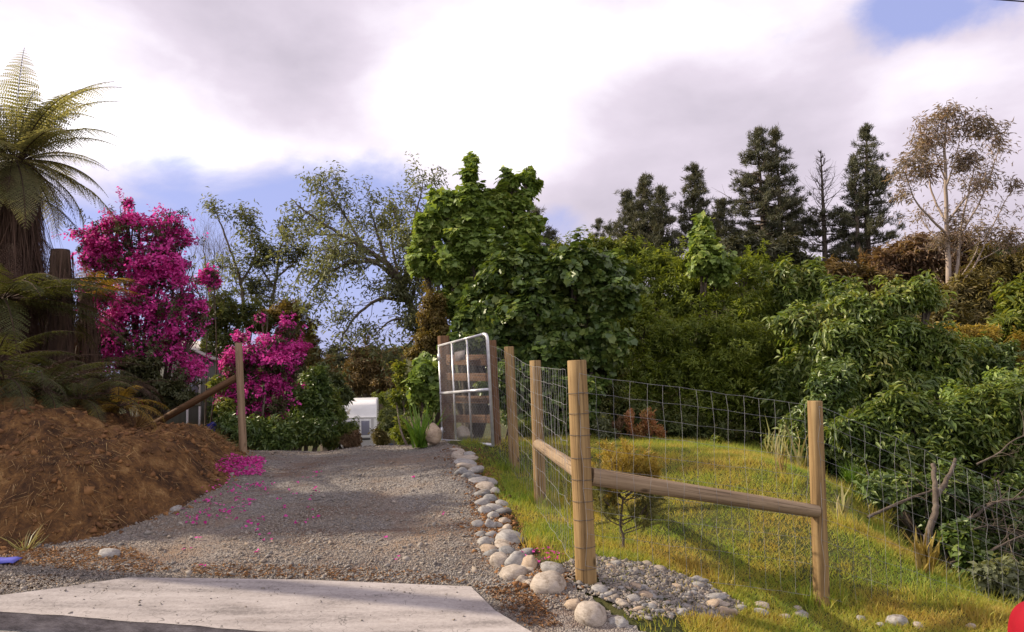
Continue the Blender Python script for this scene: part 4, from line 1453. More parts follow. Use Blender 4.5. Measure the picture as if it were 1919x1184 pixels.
# ------------------------------------------------------------------ ferns
def frond(mb, base, az_, rise, length, droop, mid_mb=None, pin=24, wid=.22, curl=0.0, sub=9):
    """an arching frond: rachis, pinnae in pairs, each pinna toothed into pinnules"""
    n = 26
    s = np.linspace(0, 1, n)
    el_ = rise - droop * s ** 1.3
    hd = np.array([math.cos(az_), math.sin(az_), 0])
    sd = np.array([-math.sin(az_), math.cos(az_), 0])
    step = length / (n - 1)
    bend = rng.normal() * .25
    pts = [np.array(base, float)]
    for i in range(n - 1):
        pts.append(pts[-1] + step * (hd * math.cos(el_[i]) + np.array([0, 0, 1]) * math.sin(el_[i]) + sd * bend * s[i] * .5))
    pts = np.array(pts)
    if mid_mb is not None:
        tube(mid_mb, pts, np.linspace(.013, .003, n) * min(1, length / 1.5), 4, caps=False)
    tg = unit(np.gradient(pts, axis=0))
    pos, ax, nr, LL, WW = [], [], [], [], []
    for k in range(pin):
        f = .12 + .87 * k / (pin - 1)
        i = min(int(f * (n - 1)), n - 2)
        q = pts[i] + (pts[i + 1] - pts[i]) * (f * (n - 1) - i)
        up = unit(np.cross(sd, tg[i]))
        up = up if up[2] > 0 else -up
        w_ = wid * length * math.sin(math.pi * min(1, (f * .93 + .07)) ** .8) ** .8
        for sg in (-1, 1):
            pd = unit(sd * sg + tg[i] * .45 - np.array([0, 0, .18 + .18 * rng.random()]) + rng.normal(size=3) * .06)
            for j in range(sub):
                g = (j + .4) / sub
                pp = q + pd * w_ * g - np.array([0, 0, .22 * w_ * g * g])
                for s2 in (-1, 1):
                    a2 = unit(np.cross(up, pd) * s2 + pd * .55)
                    pos.append(pp)
                    ax.append(a2)
                    nr.append(up)
                    LL.append(w_ * .20 * (1.05 - g * .75))
                    WW.append(w_ / sub * .85)
    leaves(mb, np.array(pos), np.array(ax), np.array(nr) + rng.normal(size=(len(pos), 3)) * .15, np.array(LL), np.array(WW), LEAF2)


def fern(name, label, base, apex, r_trunk, n, length, rise, droop, mat, spread=(0, 2 * math.pi), skirt=0, wid=.20, pin=24, lj=.2, trunk=True, cat='tree fern', sub=9):
    base, apex = np.array(base, float), np.array(apex, float)
    th_ = thing(name, label, cat, base)
    if trunk:
        mb = MB()
        pts = smooth_line([base - np.array([0, 0, .3]), base * .55 + apex * .45 + rng.normal(size=3) * .05, apex - np.array([0, 0, .05])], 10)
        rr = r_trunk * (1.25 - .45 * np.linspace(0, 1, len(pts))) * (1 + .10 * np.sin(np.arange(len(pts)) * 1.9))
        tube(mb, pts, rr, 12)
        # old frond stubs
        for i in range(90):
            f = rng.random()
            q = pts[int(f * (len(pts) - 1))]
            a = rng.uniform(0, 6.28)
            o = np.array([math.cos(a), math.sin(a), 0]) * r_trunk * 1.0
            tube(mb, [q + o, q + o * 1.25 + np.array([0, 0, .12 + .1 * rng.random()])], [.02, .008], 4, caps=False)
        mb.build('trunk', M_fernbark, th_)
    mb, mm = MB(), MB()
    for i in range(n):
        a = spread[0] + (spread[1] - spread[0]) * (i + .6 * rng.random()) / n
        lev = rng.random()
        frond(mb, apex + np.array([math.cos(a), math.sin(a), 0]) * r_trunk * .5, a, rise[0] + (rise[1] - rise[0]) * lev, length * (1 - lj * rng.random()) * (.88 + .32 * lev if trunk and skirt > 1000 else 1), droop * (.8 + .4 * rng.random()), mm, pin, wid, sub=sub)
    mb.build('crown', mat, th_)
    mm.build('frond_stalks', M_fernbark if mat is not L_ferngr else noisy_mat('green_stalk', [(.06, .07, .02), (.10, .10, .03)], 6, .6, 0), th_)
    if skirt:
        mb = MB()
        k = skirt
        a = rng.uniform(0, 6.28, k)
        f = rng.random(k) ** .6
        q = base + (apex - base) * (.35 + .6 * f)[:, None] + np.stack([np.cos(a), np.sin(a), 0 * a], 1) * (r_trunk * (.9 + (.8 if skirt > 1000 else .5) * rng.random(k) ** 1.5))[:, None]
        ax = np.stack([np.cos(a) * .06, np.sin(a) * .06, -np.ones(k)], 1) + rng.normal(size=(k, 3)) * .12
        leaves(mb, q, ax, np.stack([np.cos(a), np.sin(a), 0 * a], 1), rng.uniform(.15, 1.0, k) ** 1.5 * (apex[2] - base[2]) * .45, rng.uniform(.006, .02, k), STRIP)
        if skirt > 1000:
            for i in range(120):
                a = rng.uniform(0, 6.28)
                q = apex - np.array([0, 0, .05 + rng.random() * (apex[2] - base[2]) * .75])
                frond(mb, q + np.array([math.cos(a), math.sin(a), 0]) * r_trunk * .9, a, rng.uniform(-1.1, -.1), rng.uniform(.7, 1.3), rng.uniform(.5, 1.2), mb, 18, .14, sub=7)
        mb.build('dead_skirt', L_deadfr, th_)
    return th_


bz = base_px(40, 10.6)
fern('tree_fern', 'tall tree fern with a shaggy brown trunk, tallest plant at the left edge', bz, P(26, 300, 10.6), .19, 64, 1.80, (-.55, 1.42), 1.22, L_fern, skirt=3600, wid=.17, pin=30, lj=.4)
bz = base_px(6, 9.6)
fern('tree_fern', 'low shaded tree fern with long drooping dark fronds on the bank', bz, P(2, 560, 9.6), .16, 17, 1.85, (-.1, .55), 1.0, L_ferndk, spread=(-1.75, 1.6), skirt=200, wid=.16, pin=26)
bz = base_px(168, 11.4)
fern('tree_fern', 'yellowing tree fern in front of the tall pink rhododendron', bz, P(160, 545, 11.4), .12, 9, .95, (.15, .75), .8, L_fernye, spread=(-1.2, 2.0), skirt=260, wid=.2, pin=22)
bz = base_px(72, 9.0)
fern('ground_fern', 'bright green fern low on the bank under the tree ferns', bz, bz + np.array([0, 0, .32]), .06, 13, .95, (.05, .85), .95, L_ferngr, wid=.17, pin=22, cat='fern')
bz = base_px(215, 9.6)
fern('ground_fern', 'dry brownish fern on the bank crest below the pink rhododendron', bz, bz + np.array([0, 0, .15]), .05, 9, .6, (.2, .9), .9, L_ferndk, wid=.18, pin=16, cat='fern')
for px, Yq, ln, lab in ((100, 9.2, .85, 'dead brown fern hanging over the bank crest under the bright green fern'), (185, 9.4, .7, 'dead brown fern between the yellowing tree fern and the bank crest'), (15, 8.9, .9, 'dead brown fern at the left edge above the clay bank'), (250, 10.2, .6, 'dead brown fern at the foot of the tall pink rhododendron')):
    bz = base_px(px, Yq)
    fern('dead_fern', lab, bz, bz + np.array([0, 0, .42]), .05, 14, ln, (-.4, .6), 1.3, L_deadfr, wid=.16, pin=18, cat='fern', trunk=False)
for px, Yq, ln, lab in ((-10, 8.8, 1.2, 'dark green fern drooping over the bank at the left edge'), (130, 9.7, 1.1, 'dark green fern behind the bright green fern on the bank')):
    bz = base_px(px, Yq)
    fern('ground_fern', lab, bz, bz + np.array([0, 0, .55]), .06, 13, ln, (.0, .8), 1.2, L_ferndk, wid=.17, pin=20, cat='fern')
for px, Yq, ln, mt_, lab in ((8, 7.9, 1.0, L_ferndk, 'dark fern arching over the clay face, nearest the left edge'), (78, 8.2, .95, L_ferndk, 'dark fern arching over the clay face below the bright green fern'), (150, 8.5, .9, L_ferndk, 'dark fern arching over the middle of the clay face'), (222, 8.9, .75, L_fernye, 'yellow-brown fern arching over the clay face below the tall pink rhododendron'), (40, 8.6, 1.1, L_deadfr, 'dead brown fern sagging over the crest between two dark ferns'), (118, 8.9, 1.0, L_deadfr, 'dead brown fern sagging behind the middle dark fern of the crest'), (190, 9.2, .8, L_deadfr, 'dead brown fern sagging beside the yellow-brown fern')):
    bz = base_px(px, Yq)
    fern('crest_fern', lab, bz, bz + np.array([0, 0, .22]), .05, 15, ln, (-.1, .95), 1.45, mt_, wid=.15, pin=20, cat='fern', trunk=False)
# the dead stump of an old tree fern
bz = base_px(118, 10.2)
st = thing('dead_fern_stump', 'dead brown tree fern stump with a flat top beside the tall tree fern', 'stump', bz)
mb = MB()
tp = P(113, 468, 10.2)
pts = smooth_line([bz - np.array([0, 0, .3]), bz * .6 + tp * .4, tp], 8)
tube(mb, pts, .13 * (1.35 - .4 * np.linspace(0, 1, len(pts))) * (1 + .08 * np.sin(np.arange(len(pts)) * 2.3)), 12)
mb.build('trunk', M_fernbark, st)
mb = MB()
k = 420
a = rng.uniform(0, 6.28, k)
q = bz + (tp - bz) * rng.random((k, 1)) + np.stack([np.cos(a), np.sin(a), 0 * a], 1) * .15
leaves(mb, q, np.stack([np.cos(a) * .12, np.sin(a) * .12, -np.ones(k)], 1) + rng.normal(size=(k, 3)) * .1, np.stack([np.cos(a), np.sin(a), 0 * a], 1), rng.uniform(.15, .6, k), rng.uniform(.008, .02, k), STRIP)
mb.build('hanging_fibre', L_deadfr, st)

shrub('shrub', 'dark shaded shrub filling the gaps behind the tree ferns', 'shrub', 12.6, [(40, 620, 70, 70), (120, 640, 60, 60), (180, 660, 50, 50), (0, 540, 60, 80), (90, 560, 36, 50)], 1500, 9, .09, .03, L_hedged, trunk_r=.03)
# grassy tufts on the bank crest and the weed by the blue sheet
def tuft(name, label, cat, base, n, L, W, mat, lean=.45, fol='leaves_clump', group=None, shape=None):
    th_ = thing(name, label, cat, base, group)
    mb = MB()
    ax = np.concatenate([rng.normal(size=(n, 2)) * lean, np.ones((n, 1))], 1)
    leaves(mb, base + rng.normal(size=(n, 3)) * np.array([1, 1, 0]) * L * .07, ax, rng.normal(size=(n, 3)) * np.array([1, 1, .1]), L * (.45 + .6 * rng.random(n)), W, shape or BLADE)
    mb.build(fol, mat, th_)
    return th_


for px, Y, lab, n, L_ in ((30, 8.3, 'dry grass tuft overhanging the top of the clay bank at the left edge', 160, .45), (150, 8.9, 'dry grass tuft on the bank crest below the bright green fern', 150, .40), (255, 9.3, 'dry grass tuft on the bank crest below the pink rhododendron', 140, .36), (95, 8.5, 'olive grass tuft between the two crest tufts of the bank', 120, .42)):
    tuft('grass_tuft', lab, 'grass tuft', base_px(px, Y), n, L_, .012, M_thatch if n != 120 else L_ferndk, .9, group='grass tufts on the bank crest')
tuft('weed', 'small pale weed at the toe of the bank behind the blue sheet', 'weed', hit(48, 1034), 16, .26, .012, L_straw, .8)

# ------------------------------------------------------------------ blossom
def petals(mb, p, d, per=6, s=.05):
    leafy(mb, p, d, per, s, s * .8, LEAF2, spread=1.0, droop=.0, lift=.2, cr=.9)


def azalea(name, label, Y, blobs, stem, n, per, s, n_leaf, trunk_r=.05, lab2=None):
    es = [ell(b[0], b[1], Y, b[2], b[3]) for b in blobs]
    root = base_px(stem, Y)
    th_ = thing(name, label, 'rhododendron', root)
    mb = MB()
    for c, r in es:
        mid = root * .5 + c * .5 + rng.normal(size=3) * .1 - np.array([0, 0, .1])
        pts = smooth_line([root - np.array([0, 0, .15]), mid, c], 5)
        tube(mb, pts, np.linspace(trunk_r, trunk_r * .25, len(pts)), 6, caps=False)
        for _ in range(7):
            dd = rdir(1)[0]
            tube(mb, smooth_line([pts[-3], c + dd * r * .4 + rng.normal(size=3) * .05, c + dd * r * 1.02], 3), np.linspace(trunk_r * .28, trunk_r * .05, 7), 4, caps=False)
    mb.build('trunk', M_bark, th_)
    mb = MB()
    p, d = clusters(es, n, shell=.35, inner=.2, amp=.36, floor=True, shoots=1.0)
    keep = rng.random(len(p)) < np.clip(.50 + 1.0 * wob(p[:, 0] * 1.0 + p[:, 2] * .3, p[:, 2], 8, 91) + .30 * d[:, 2], .05, 1) * (.40 + .60 * sstep(.25, .55, (p[:, 2] - p[:, 2].min()) / np.ptp(p[:, 2])))
    petals(mb, p[keep], d[keep], per, s)
    mb.build('blossom', L_pink, th_)
    mb = MB()
    p, d = clusters(es, n_leaf, shell=.5, inner=.55, amp=.25)
    leafy(mb, p, d, 7, .06, .022, LEAF2)
    mb.build('foliage', L_azleaf, th_)
    return th_


azalea('rhododendron', 'tall magenta rhododendron on the bank, biggest pink shrub', 12.2,
       [(262, 430, 83, 34), (208, 446, 57, 40), (330, 452, 39, 22), (318, 405, 28, 10), (200, 500, 53, 40), (282, 492, 71, 40), (345, 497, 16, 8), (240, 384, 7, 8), (300, 560, 76, 58), (255, 600, 80, 56), (332, 600, 63, 54), (366, 572, 32, 20), (290, 665, 83, 62), (345, 700, 37, 40), (225, 660, 52, 62), (255, 730, 69, 34), (172, 480, 26, 26), (300, 520, 60, 30), (370, 620, 26, 26), (185, 560, 40, 36)], 285, 10500, 7, .046, 2200, .04)
azalea('rhododendron', 'rounded magenta rhododendron behind the lone gate post', 13.2,
       [(505, 668, 62, 38), (450, 690, 36, 32), (545, 682, 30, 34), (538, 620, 24, 18), (452, 634, 18, 10), (490, 597, 9, 8), (495, 725, 58, 34), (440, 738, 32, 34), (525, 762, 34, 26), (480, 770, 40, 24)], 490, 6200, 7, .046, 1500, .035)
azalea('rhododendron', 'small round pink blossom on a thin stem between the two big pink shrubs', 13.6, [(388, 524, 24, 15), (402, 532, 12, 9)], 384, 260, 7, .055, 60, .02)

shrub('shrub', 'dark undergrowth at the feet of the tall pink rhododendron', 'shrub', 11.7, [(230, 725, 44, 28), (300, 735, 50, 28), (345, 745, 26, 20), (270, 690, 40, 26)], 900, 9, .07, .026, L_azleaf, trunk_r=.015)
shrub('shrub', 'dark undergrowth below the rounded pink rhododendron behind the lone post', 'shrub', 12.5, [(470, 805, 44, 34), (520, 815, 40, 28), (430, 800, 26, 26)], 900, 9, .08, .03, L_dark, trunk_r=.015)
# fallen petals
mb = MB()
pts = np.concatenate([litter(420, [(400, 880), (440, 855), (495, 860), (490, 890), (425, 895)]), litter(70, [(330, 960), (420, 900), (520, 905), (440, 960), (350, 990)]), litter(40, [(250, 1090), (330, 1000), (600, 880), (700, 930), (420, 1085)]), litter(10, [(400, 900), (900, 900), (960, 1080), (300, 1085)]), litter(16, [(1000, 1035), (1060, 1040), (1050, 1070), (960, 1060)])])
n = len(pts)
for _ in range(2):
    q = pts + rng.normal(size=pts.shape) * .018
    leaves(mb, np.stack([q[:, 0], q[:, 1], np.where(toe_dist(q[:, 0], q[:, 1]) > 0, gz(q[:, 0], q[:, 1]), drive_z(q[:, 0], q[:, 1])) + .02], 1), np.concatenate([rng.normal(size=(n, 2)), .3 * rng.normal(size=(n, 1))], 1), np.array([0, 0, 1]) + rng.normal(size=(n, 3)) * .5, rng.uniform(.02, .045, n), rng.uniform(.02, .035, n))
tag(mb.build('fallen_petals', L_pink), kind='stuff')

# ------------------------------------------------------------------ shrubs along the left of the drive
shrub('shrub', 'dense brown-green shrub behind the small round pink blossom', 'shrub', 15.2, [(425, 590, 50, 42), (410, 650, 45, 60), (470, 600, 40, 30)], 900, 12, .075, .022, L_hedged, droop=.1)
shrub('shrub', 'bronze-tinted bushy shrub over the rounded pink rhododendron', 'shrub', 15.6, [(560, 622, 40, 34), (540, 585, 45, 25), (585, 660, 22, 40), (500, 600, 40, 28)], 1000, 12, .07, .024, L_brownleaf, droop=.1)
shrub('shrub', 'dark glossy shrub at the drive edge right of the rounded pink rhododendron', 'shrub', 13.8, [(575, 745, 42, 48), (560, 800, 48, 40), (600, 800, 35, 40), (530, 815, 40, 28), (600, 720, 22, 30)], 1500, 10, .085, .036, L_dark, stem=575)
th_, es = shrub('shrub', 'leafy green shrub in front of the caravan with a few white flowers', 'shrub', 14.4, [(632, 770, 16, 34), (622, 815, 38, 28), (652, 815, 18, 18), (612, 760, 22, 28)], 1000, 10, .07, .03, L_droop, stem=632)
mb = MB()
p = np.array([P(617, 792, 13.75), P(622, 798, 13.75), P(627, 790, 13.8), P(618, 810, 13.75), P(655, 770, 13.9), P(612, 800, 13.75)])
leafy(mb, p, np.tile([0, -1, .3], (len(p), 1)), 9, .055, .04)
mb.build('blossom', L_whitefl, th_)
shrub('shrub', 'low dry seed-headed bush at the foot of the caravan', 'shrub', 14.0, [(655, 828, 20, 14), (668, 820, 12, 16)], 260, 10, .05, .018, L_rust)
shrub('shrub', 'dark shrub behind the gate post under the pink blossom', 'shrub', 14.4, [(425, 790, 38, 45), (470, 800, 38, 40), (380, 740, 30, 50, .9)], 900, 9, .085, .03, L_dark)
th_, es = shrub('flower_plant', 'small plant with blue flowers at the foot of the shed', 'plant', 12.6, [(400, 797, 9, 4)], 30, 8, .05, .03, L_bluefl, trunk_r=.01, fol='blossom')
# camellia bloom and pale leaves by the brace
shrub('shrub', 'pale variegated bush between the shed and the lone gate post', 'shrub', 12.9, [(425, 765, 20, 18), (410, 720, 12, 14)], 160, 8, .08, .028, L_yell, trunk_r=.02)
mb = MB()

# ------------------------------------------------------------------ slender and bare trees
def traced(name, label, cat, limbs, mat_bark, r0, twigs=0, twig_len=.5, leaf=None, leaf_n=4, L=.06, W=.02, blobs=None, droop=.3, trop=(0, 0, .1), depth=1, kids=3, group=None, root=None, fol='crown', spread=.8, leafs_from=0.0, shape=LEAF2, clump=None, twr=.006, per_clump=14, clL=None):
    """a tree with limbs traced in depth: limbs = [(points, radius at start, radius at end)]"""
    b0 = P(*limbs[0][0][0])
    th_ = thing(name, label, cat, b0 if root is None else root, group)
    mb = MB()
    lines = []
    for pl, ra, rb in limbs:
        lines.append((limb(mb, pl, ra, rb), ra, rb))
    tips = []
    wts = np.array([np.linalg.norm(l[0][-1] - l[0][0]) for l in lines])
    if len(lines) > 1:
        wts[0] *= .5
    for _ in range(twigs):
        l, ra, rb = lines[int(rng.choice(len(lines), p=wts / wts.sum()))]
        f = .25 + .75 * rng.random()
        i = min(int(f * (len(l) - 1)), len(l) - 2)
        d0 = unit(l[i + 1] - l[i])
        sd = rng.normal(size=3)
        sd = unit(sd - d0 * (sd @ d0))
        tl = []
        grow(mb, l[i], d0 * .7 + sd * spread, twig_len * (.6 + .8 * rng.random()) * (1.1 - .4 * f), max(twr, .25 * (ra + (rb - ra) * f)) if twr < .01 else twr, depth, tl, 5, kids, .2, trop, .75)
        tips += tl
    mb.build('trunk', mat_bark, th_, smooth=True)
    if leaf is not None:
        lb = MB()
        if tips:
            p = np.array([q[0] for q in tips])
            d = np.array([q[1] for q in tips])
            if leafs_from > 0:
                ok = rng.random(len(p)) > leafs_from
                p, d = p[ok], d[ok]
            leafy(lb, p, d, leaf_n, L, W, shape, droop=droop, cr=1.2, spread=.9)
        if blobs:
            p, d = clusters([ell(*bq) for bq in blobs], clump, floor=False, amp=.3)
            leafy(lb, p, d, per_clump, clL or L, W, shape, droop=droop, cr=1.0)
        lb.build(fol, leaf, th_)
    return th_


Y = 16.5
traced('slender_tree', 'slender young tree with few leaves and bare top twigs, left of its twin', 'tree', [([(466, 640, Y), (458, 580, Y), (450, 525, Y), (432, 470, Y), (412, 415, Y), (404, 398, Y)], .05, .008), ([(452, 530, Y), (478, 480, Y), (470, 430, Y + .2), (455, 400, Y)], .028, .006), ([(446, 505, Y), (420, 500, Y - .2), (395, 520, Y - .3)], .02, .005), ([(458, 560, Y), (440, 540, Y + .3), (425, 515, Y + .4)], .018, .005)],
       M_bark, .05, 46, .38, L_willow, 3, .095, .034, trop=(0, 0, .12), depth=1, kids=3)
traced('slender_tree', 'slender young tree with a leafy rounded top, right of its twin', 'tree', [([(500, 640, Y), (507, 580, Y), (516, 530, Y), (524, 470, Y), (535, 440, Y)], .05, .010), ([(514, 540, Y), (490, 500, Y), (486, 460, Y)], .025, .006), ([(518, 520, Y), (548, 495, Y), (560, 475, Y)], .025, .006), ([(510, 560, Y), (480, 545, Y + .3)], .02, .005)],
       M_bark, .05, 60, .40, L_willow, 5, .095, .034, depth=1, kids=3)
Y = 17.5
traced('bare_shrub', 'leafless grey twiggy shrub behind the tall pink rhododendron', 'shrub', [([(395, 640, Y), (392, 560, Y), (385, 490, Y), (380, 455, Y)], .03, .006), ([(394, 590, Y), (415, 520, Y), (418, 470, Y)], .02, .005), ([(394, 600, Y), (365, 530, Y), (355, 480, Y)], .02, .005), ([(393, 570, Y), (400, 500, Y + .3), (402, 465, Y)], .02, .005)],
       M_twig, .03, 70, .7, None, trop=(0, 0, .2), depth=2, kids=3, spread=.5, twr=.005)
Y = 16.0
traced('willow_tree', 'thin-leaved willowy tree arching left over the drive', 'tree',
       [([(815, 720, Y), (800, 650, Y), (782, 600, Y), (762, 560, Y), (735, 505, Y), (690, 470, Y), (640, 440, Y), (585, 405, Y), (545, 372, Y)], .12, .010),
        ([(745, 525, Y), (700, 492, Y - .4), (650, 495, Y - .7), (605, 520, Y - .8), (575, 550, Y - .8)], .05, .007), ([(765, 565, Y), (715, 560, Y - .6), (670, 590, Y - 1), (645, 625, Y - 1.1), (640, 640, Y - 1.1)], .045, .006),
        ([(725, 495, Y), (705, 430, Y + .4), (690, 375, Y + .5)], .04, .006), ([(685, 468, Y), (650, 410, Y + .3), (622, 362, Y + .3), (612, 345, Y + .3)], .035, .005), ([(755, 545, Y), (768, 450, Y + .4), (785, 380, Y + .5), (795, 330, Y + .5)], .045, .005),
        ([(640, 442, Y), (590, 440, Y - .4), (550, 452, Y - .5)], .025, .005), ([(760, 560, Y), (735, 460, Y + .8), (742, 385, Y + 1)], .04, .006), ([(785, 600, Y), (735, 600, Y - 1), (700, 630, Y - 1.3)], .035, .006), ([(715, 490, Y), (640, 480, Y + .8), (570, 500, Y + 1)], .035, .006),
        ([(790, 620, Y), (760, 650, Y - .8), (735, 660, Y - 1)], .03, .006), ([(770, 570, Y), (790, 480, Y - .5), (770, 410, Y - .7)], .04, .006), ([(700, 476, Y), (660, 455, Y - 1), (600, 470, Y - 1.4)], .03, .005)],
       M_bark, .12, 280, .58, L_willow, 3, .10, .034, trop=(-.03, 0, -.02), depth=1, kids=3, droop=.35, twr=.005,
       blobs=[(775, 600, Y - .5, 30, 36), (795, 640, Y - .5, 24, 34), (750, 545, Y - .4, 30, 30), (785, 530, Y, 34, 46)], clump=330, per_clump=8)
shrub('shrub', 'brown dead-leaved shrub behind the gate hinge post', 'shrub', 13.4, [(815, 585, 24, 48), (800, 640, 26, 30), (830, 620, 20, 30), (790, 660, 22, 22)], 700, 10, .075, .028, L_brownleaf)
shrub('shrub', 'bright green leafy shrub just left of the gate hinge post', 'shrub', 12.6, [(798, 690, 24, 36), (785, 730, 22, 26), (812, 740, 18, 30)], 480, 8, .10, .09, L_maple, LOBE)
shrub('shrub', 'yellowish many-stemmed bush on the grass left of the gate', 'shrub', 13.6, [(760, 728, 18, 22), (772, 760, 18, 20), (750, 700, 12, 18), (785, 700, 16, 22), (742, 745, 10, 14)], 330, 8, .085, .035, L_yell, stem=782, bark=M_palebark, trunk_r=.03)

# ------------------------------------------------------------------ the big mass of green right of the gate
shrub('maple_tree', 'tall bright green sycamore with upright shoots behind the gate', 'tree', 13.8,
      [(884, 310, 11, 16), (882, 345, 18, 24), (990, 328, 14, 16), (958, 340, 16, 22), (975, 372, 24, 22), (930, 395, 44, 36), (838, 388, 34, 26), (862, 430, 50, 36), (805, 432, 28, 34), (795, 492, 30, 34), (850, 500, 50, 44), (912, 470, 50, 44), (935, 500, 40, 40), (985, 425, 28, 28), (965, 462, 40, 34), (865, 560, 40, 44), (890, 380, 30, 30), (1000, 350, 8, 12)],
      5600, 7, .092, .088, L_maple, LOBE, stem=880, trunk_r=.08, droop=.5, lift=.6, amp=.35, shoots=1.0)
shrub('shrub', 'large dark big-leaved shrub behind the corner fence post', 'shrub', 12.2,
      [(985, 520, 80, 44), (1085, 505, 74, 38), (1010, 585, 95, 62), (1120, 550, 54, 54), (1050, 525, 60, 40, .5), (1060, 570, 50, 40, .6), (930, 540, 50, 40, .6), (925, 600, 60, 46), (945, 660, 54, 40), (1050, 655, 90, 56), (1135, 635, 46, 66), (1160, 560, 30, 40), (1000, 700, 70, 40), (870, 630, 40, 40)],
      6400, 7, .092, .088, L_dark, LOBE, stem=1010, trunk_r=.08, droop=.45)
shrub('shrub', 'pale yellow-green shrub top rising behind the dark big-leaved shrub', 'shrub', 15.5, [(1120, 470, 46, 24), (1165, 470, 30, 24), (1060, 475, 40, 18)], 600, 10, .09, .035, L_yell)
shrub('hedge_shrub', 'dense fine-leaved hedge shrub, yellow-green on top, right of the dark big-leaved shrub', 'shrub', 13.2,
      [(1230, 495, 52, 30, 2.2), (1285, 510, 54, 34, 2.0), (1180, 490, 40, 26, 2.4), (1150, 525, 60, 46, 1.5), (1320, 535, 50, 34, 1.5), (1175, 580, 50, 50, .8), (1235, 555, 70, 40, 1.2), (1300, 570, 60, 40, 1.1), (1200, 630, 60, 60, .3), (1280, 640, 80, 56, .3), (1290, 690, 80, 60), (1190, 720, 60, 60), (1280, 750, 90, 60), (1180, 780, 50, 40)], 4800, 11, .085, .024, L_hedge, droop=.2, stem=1240, amp=.3)
shrub('hedge_shrub', 'wide fine-leaved hedge shrub in the middle of the green mass behind the lawn', 'shrub', 13.0,
      [(1390, 510, 60, 32, 2.2), (1340, 545, 50, 34, 1.6), (1450, 525, 50, 30, 2.0), (1400, 580, 80, 40, 1.0), (1480, 575, 50, 40, 1.0), (1380, 645, 90, 56, .3), (1390, 690, 90, 50), (1470, 660, 70, 70), (1360, 750, 90, 60), (1460, 760, 90, 60), (1420, 810, 80, 30)], 4000, 11, .085, .024, L_hedge, droop=.2, stem=1410, amp=.3)
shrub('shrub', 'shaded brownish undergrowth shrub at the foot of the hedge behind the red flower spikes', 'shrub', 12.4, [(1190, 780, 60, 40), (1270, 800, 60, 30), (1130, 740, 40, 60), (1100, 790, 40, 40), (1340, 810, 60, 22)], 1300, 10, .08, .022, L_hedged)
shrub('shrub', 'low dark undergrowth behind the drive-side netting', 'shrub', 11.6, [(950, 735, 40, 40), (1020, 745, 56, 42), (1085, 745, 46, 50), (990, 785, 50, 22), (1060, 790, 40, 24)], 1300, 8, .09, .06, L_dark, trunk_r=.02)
shrub('shrub', 'small yellowish bush at the feet of the slim fence posts', 'bush', 10.6, [(985, 800, 20, 14), (1010, 808, 16, 10)], 220, 9, .06, .02, L_yell, trunk_r=.01)
shrub('shrub', 'bright small-leaved bush between the ball-shaped bush and the netting at the right', 'shrub', 10.2, [(1855, 745, 56, 30), (1800, 750, 36, 24), (1915, 755, 36, 36), (1890, 715, 30, 24)], 1100, 10, .075, .034, L_maple, trunk_r=.03)
shrub('shrub', 'mid-green drooping-leaved shrub between the hedge and the glossy broadleaf tree', 'shrub', 12.0, [(1500, 610, 50, 46), (1520, 690, 60, 60), (1540, 600, 44, 36, .6), (1500, 760, 54, 50), (1580, 560, 40, 30, .9)], 1500, 9, .13, .042, L_droop, stem=1520, droop=.6, lift=.6)
shrub('vine_cone', 'bright green vine-smothered cone sticking up above the hedge', 'vine', 14.0, [(1317, 424, 15, 22), (1318, 455, 25, 26), (1322, 490, 38, 34), (1345, 510, 36, 24)], 800, 8, .095, .08, L_maple, LOBE, droop=.5)
shrub('shrub', 'shrub with drooping leaves just left of the rusty thicket, on the hedge skyline', 'shrub', 13.6, [(1520, 530, 34, 32), (1490, 545, 36, 30), (1545, 570, 40, 30), (1460, 520, 24, 18)], 700, 9, .15, .045, L_droop, droop=.7)
shrub('broadleaf_tree', 'glossy broadleaf tree with drooping leaf whorls in front of the eucalyptus', 'tree', 11.4,
      [(1610, 580, 46, 34), (1680, 565, 52, 30), (1740, 558, 34, 20), (1570, 640, 50, 50), (1650, 645, 80, 54), (1735, 655, 56, 50), (1680, 715, 96, 38), (1560, 720, 54, 50), (1770, 700, 40, 40), (1630, 690, 50, 40)], 4000, 9, .115, .038, L_droop, LEAF3, stem=1650, trunk_r=.08, droop=.6, lift=.7)
shrub('broadleaf_tree', 'low yellow-tipped broadleaf shrub spreading over the gully behind the netting', 'shrub', 8.9,
      [(1635, 800, 50, 30), (1700, 765, 50, 34), (1580, 812, 26, 16), (1760, 790, 50, 30), (1800, 785, 70, 44), (1880, 775, 56, 50), (1660, 838, 56, 34), (1745, 838, 70, 36), (1860, 830, 60, 36), (1925, 800, 50, 50), (1610, 830, 30, 30)], 3000, 9, .105, .034, L_ydroop, LEAF3, stem=1745, trunk_r=.028, droop=.55, lift=.6, amp=.4, shoots=1.0)
shrub('shrub', 'dark round bush left of the broadleaf shrub tips, deep behind the right fence post', 'shrub', 10.6, [(1530, 790, 50, 50), (1500, 850, 50, 36), (1580, 860, 46, 40), (1600, 900, 40, 40), (1560, 720, 40, 40)], 1500, 10, .10, .035, L_dark)
shrub('shrub', 'dark green ball-shaped bush beside the yellow scrub near the right edge', 'shrub', 13.4, [(1850, 690, 46, 42), (1825, 650, 26, 20), (1880, 665, 18, 26), (1800, 690, 40, 36)], 1300, 10, .075, .036, L_dark)
shrub('shrub', 'shadowy bush filling the gully behind the dead branches', 'shrub', 9.3, [(1700, 900, 60, 40), (1800, 890, 70, 46), (1890, 900, 60, 50), (1640, 930, 40, 40), (1850, 960, 60, 50), (1760, 970, 60, 50)], 2600, 9, .10, .036, L_dark, stem=1760, inner=.4, trunk_r=.02)
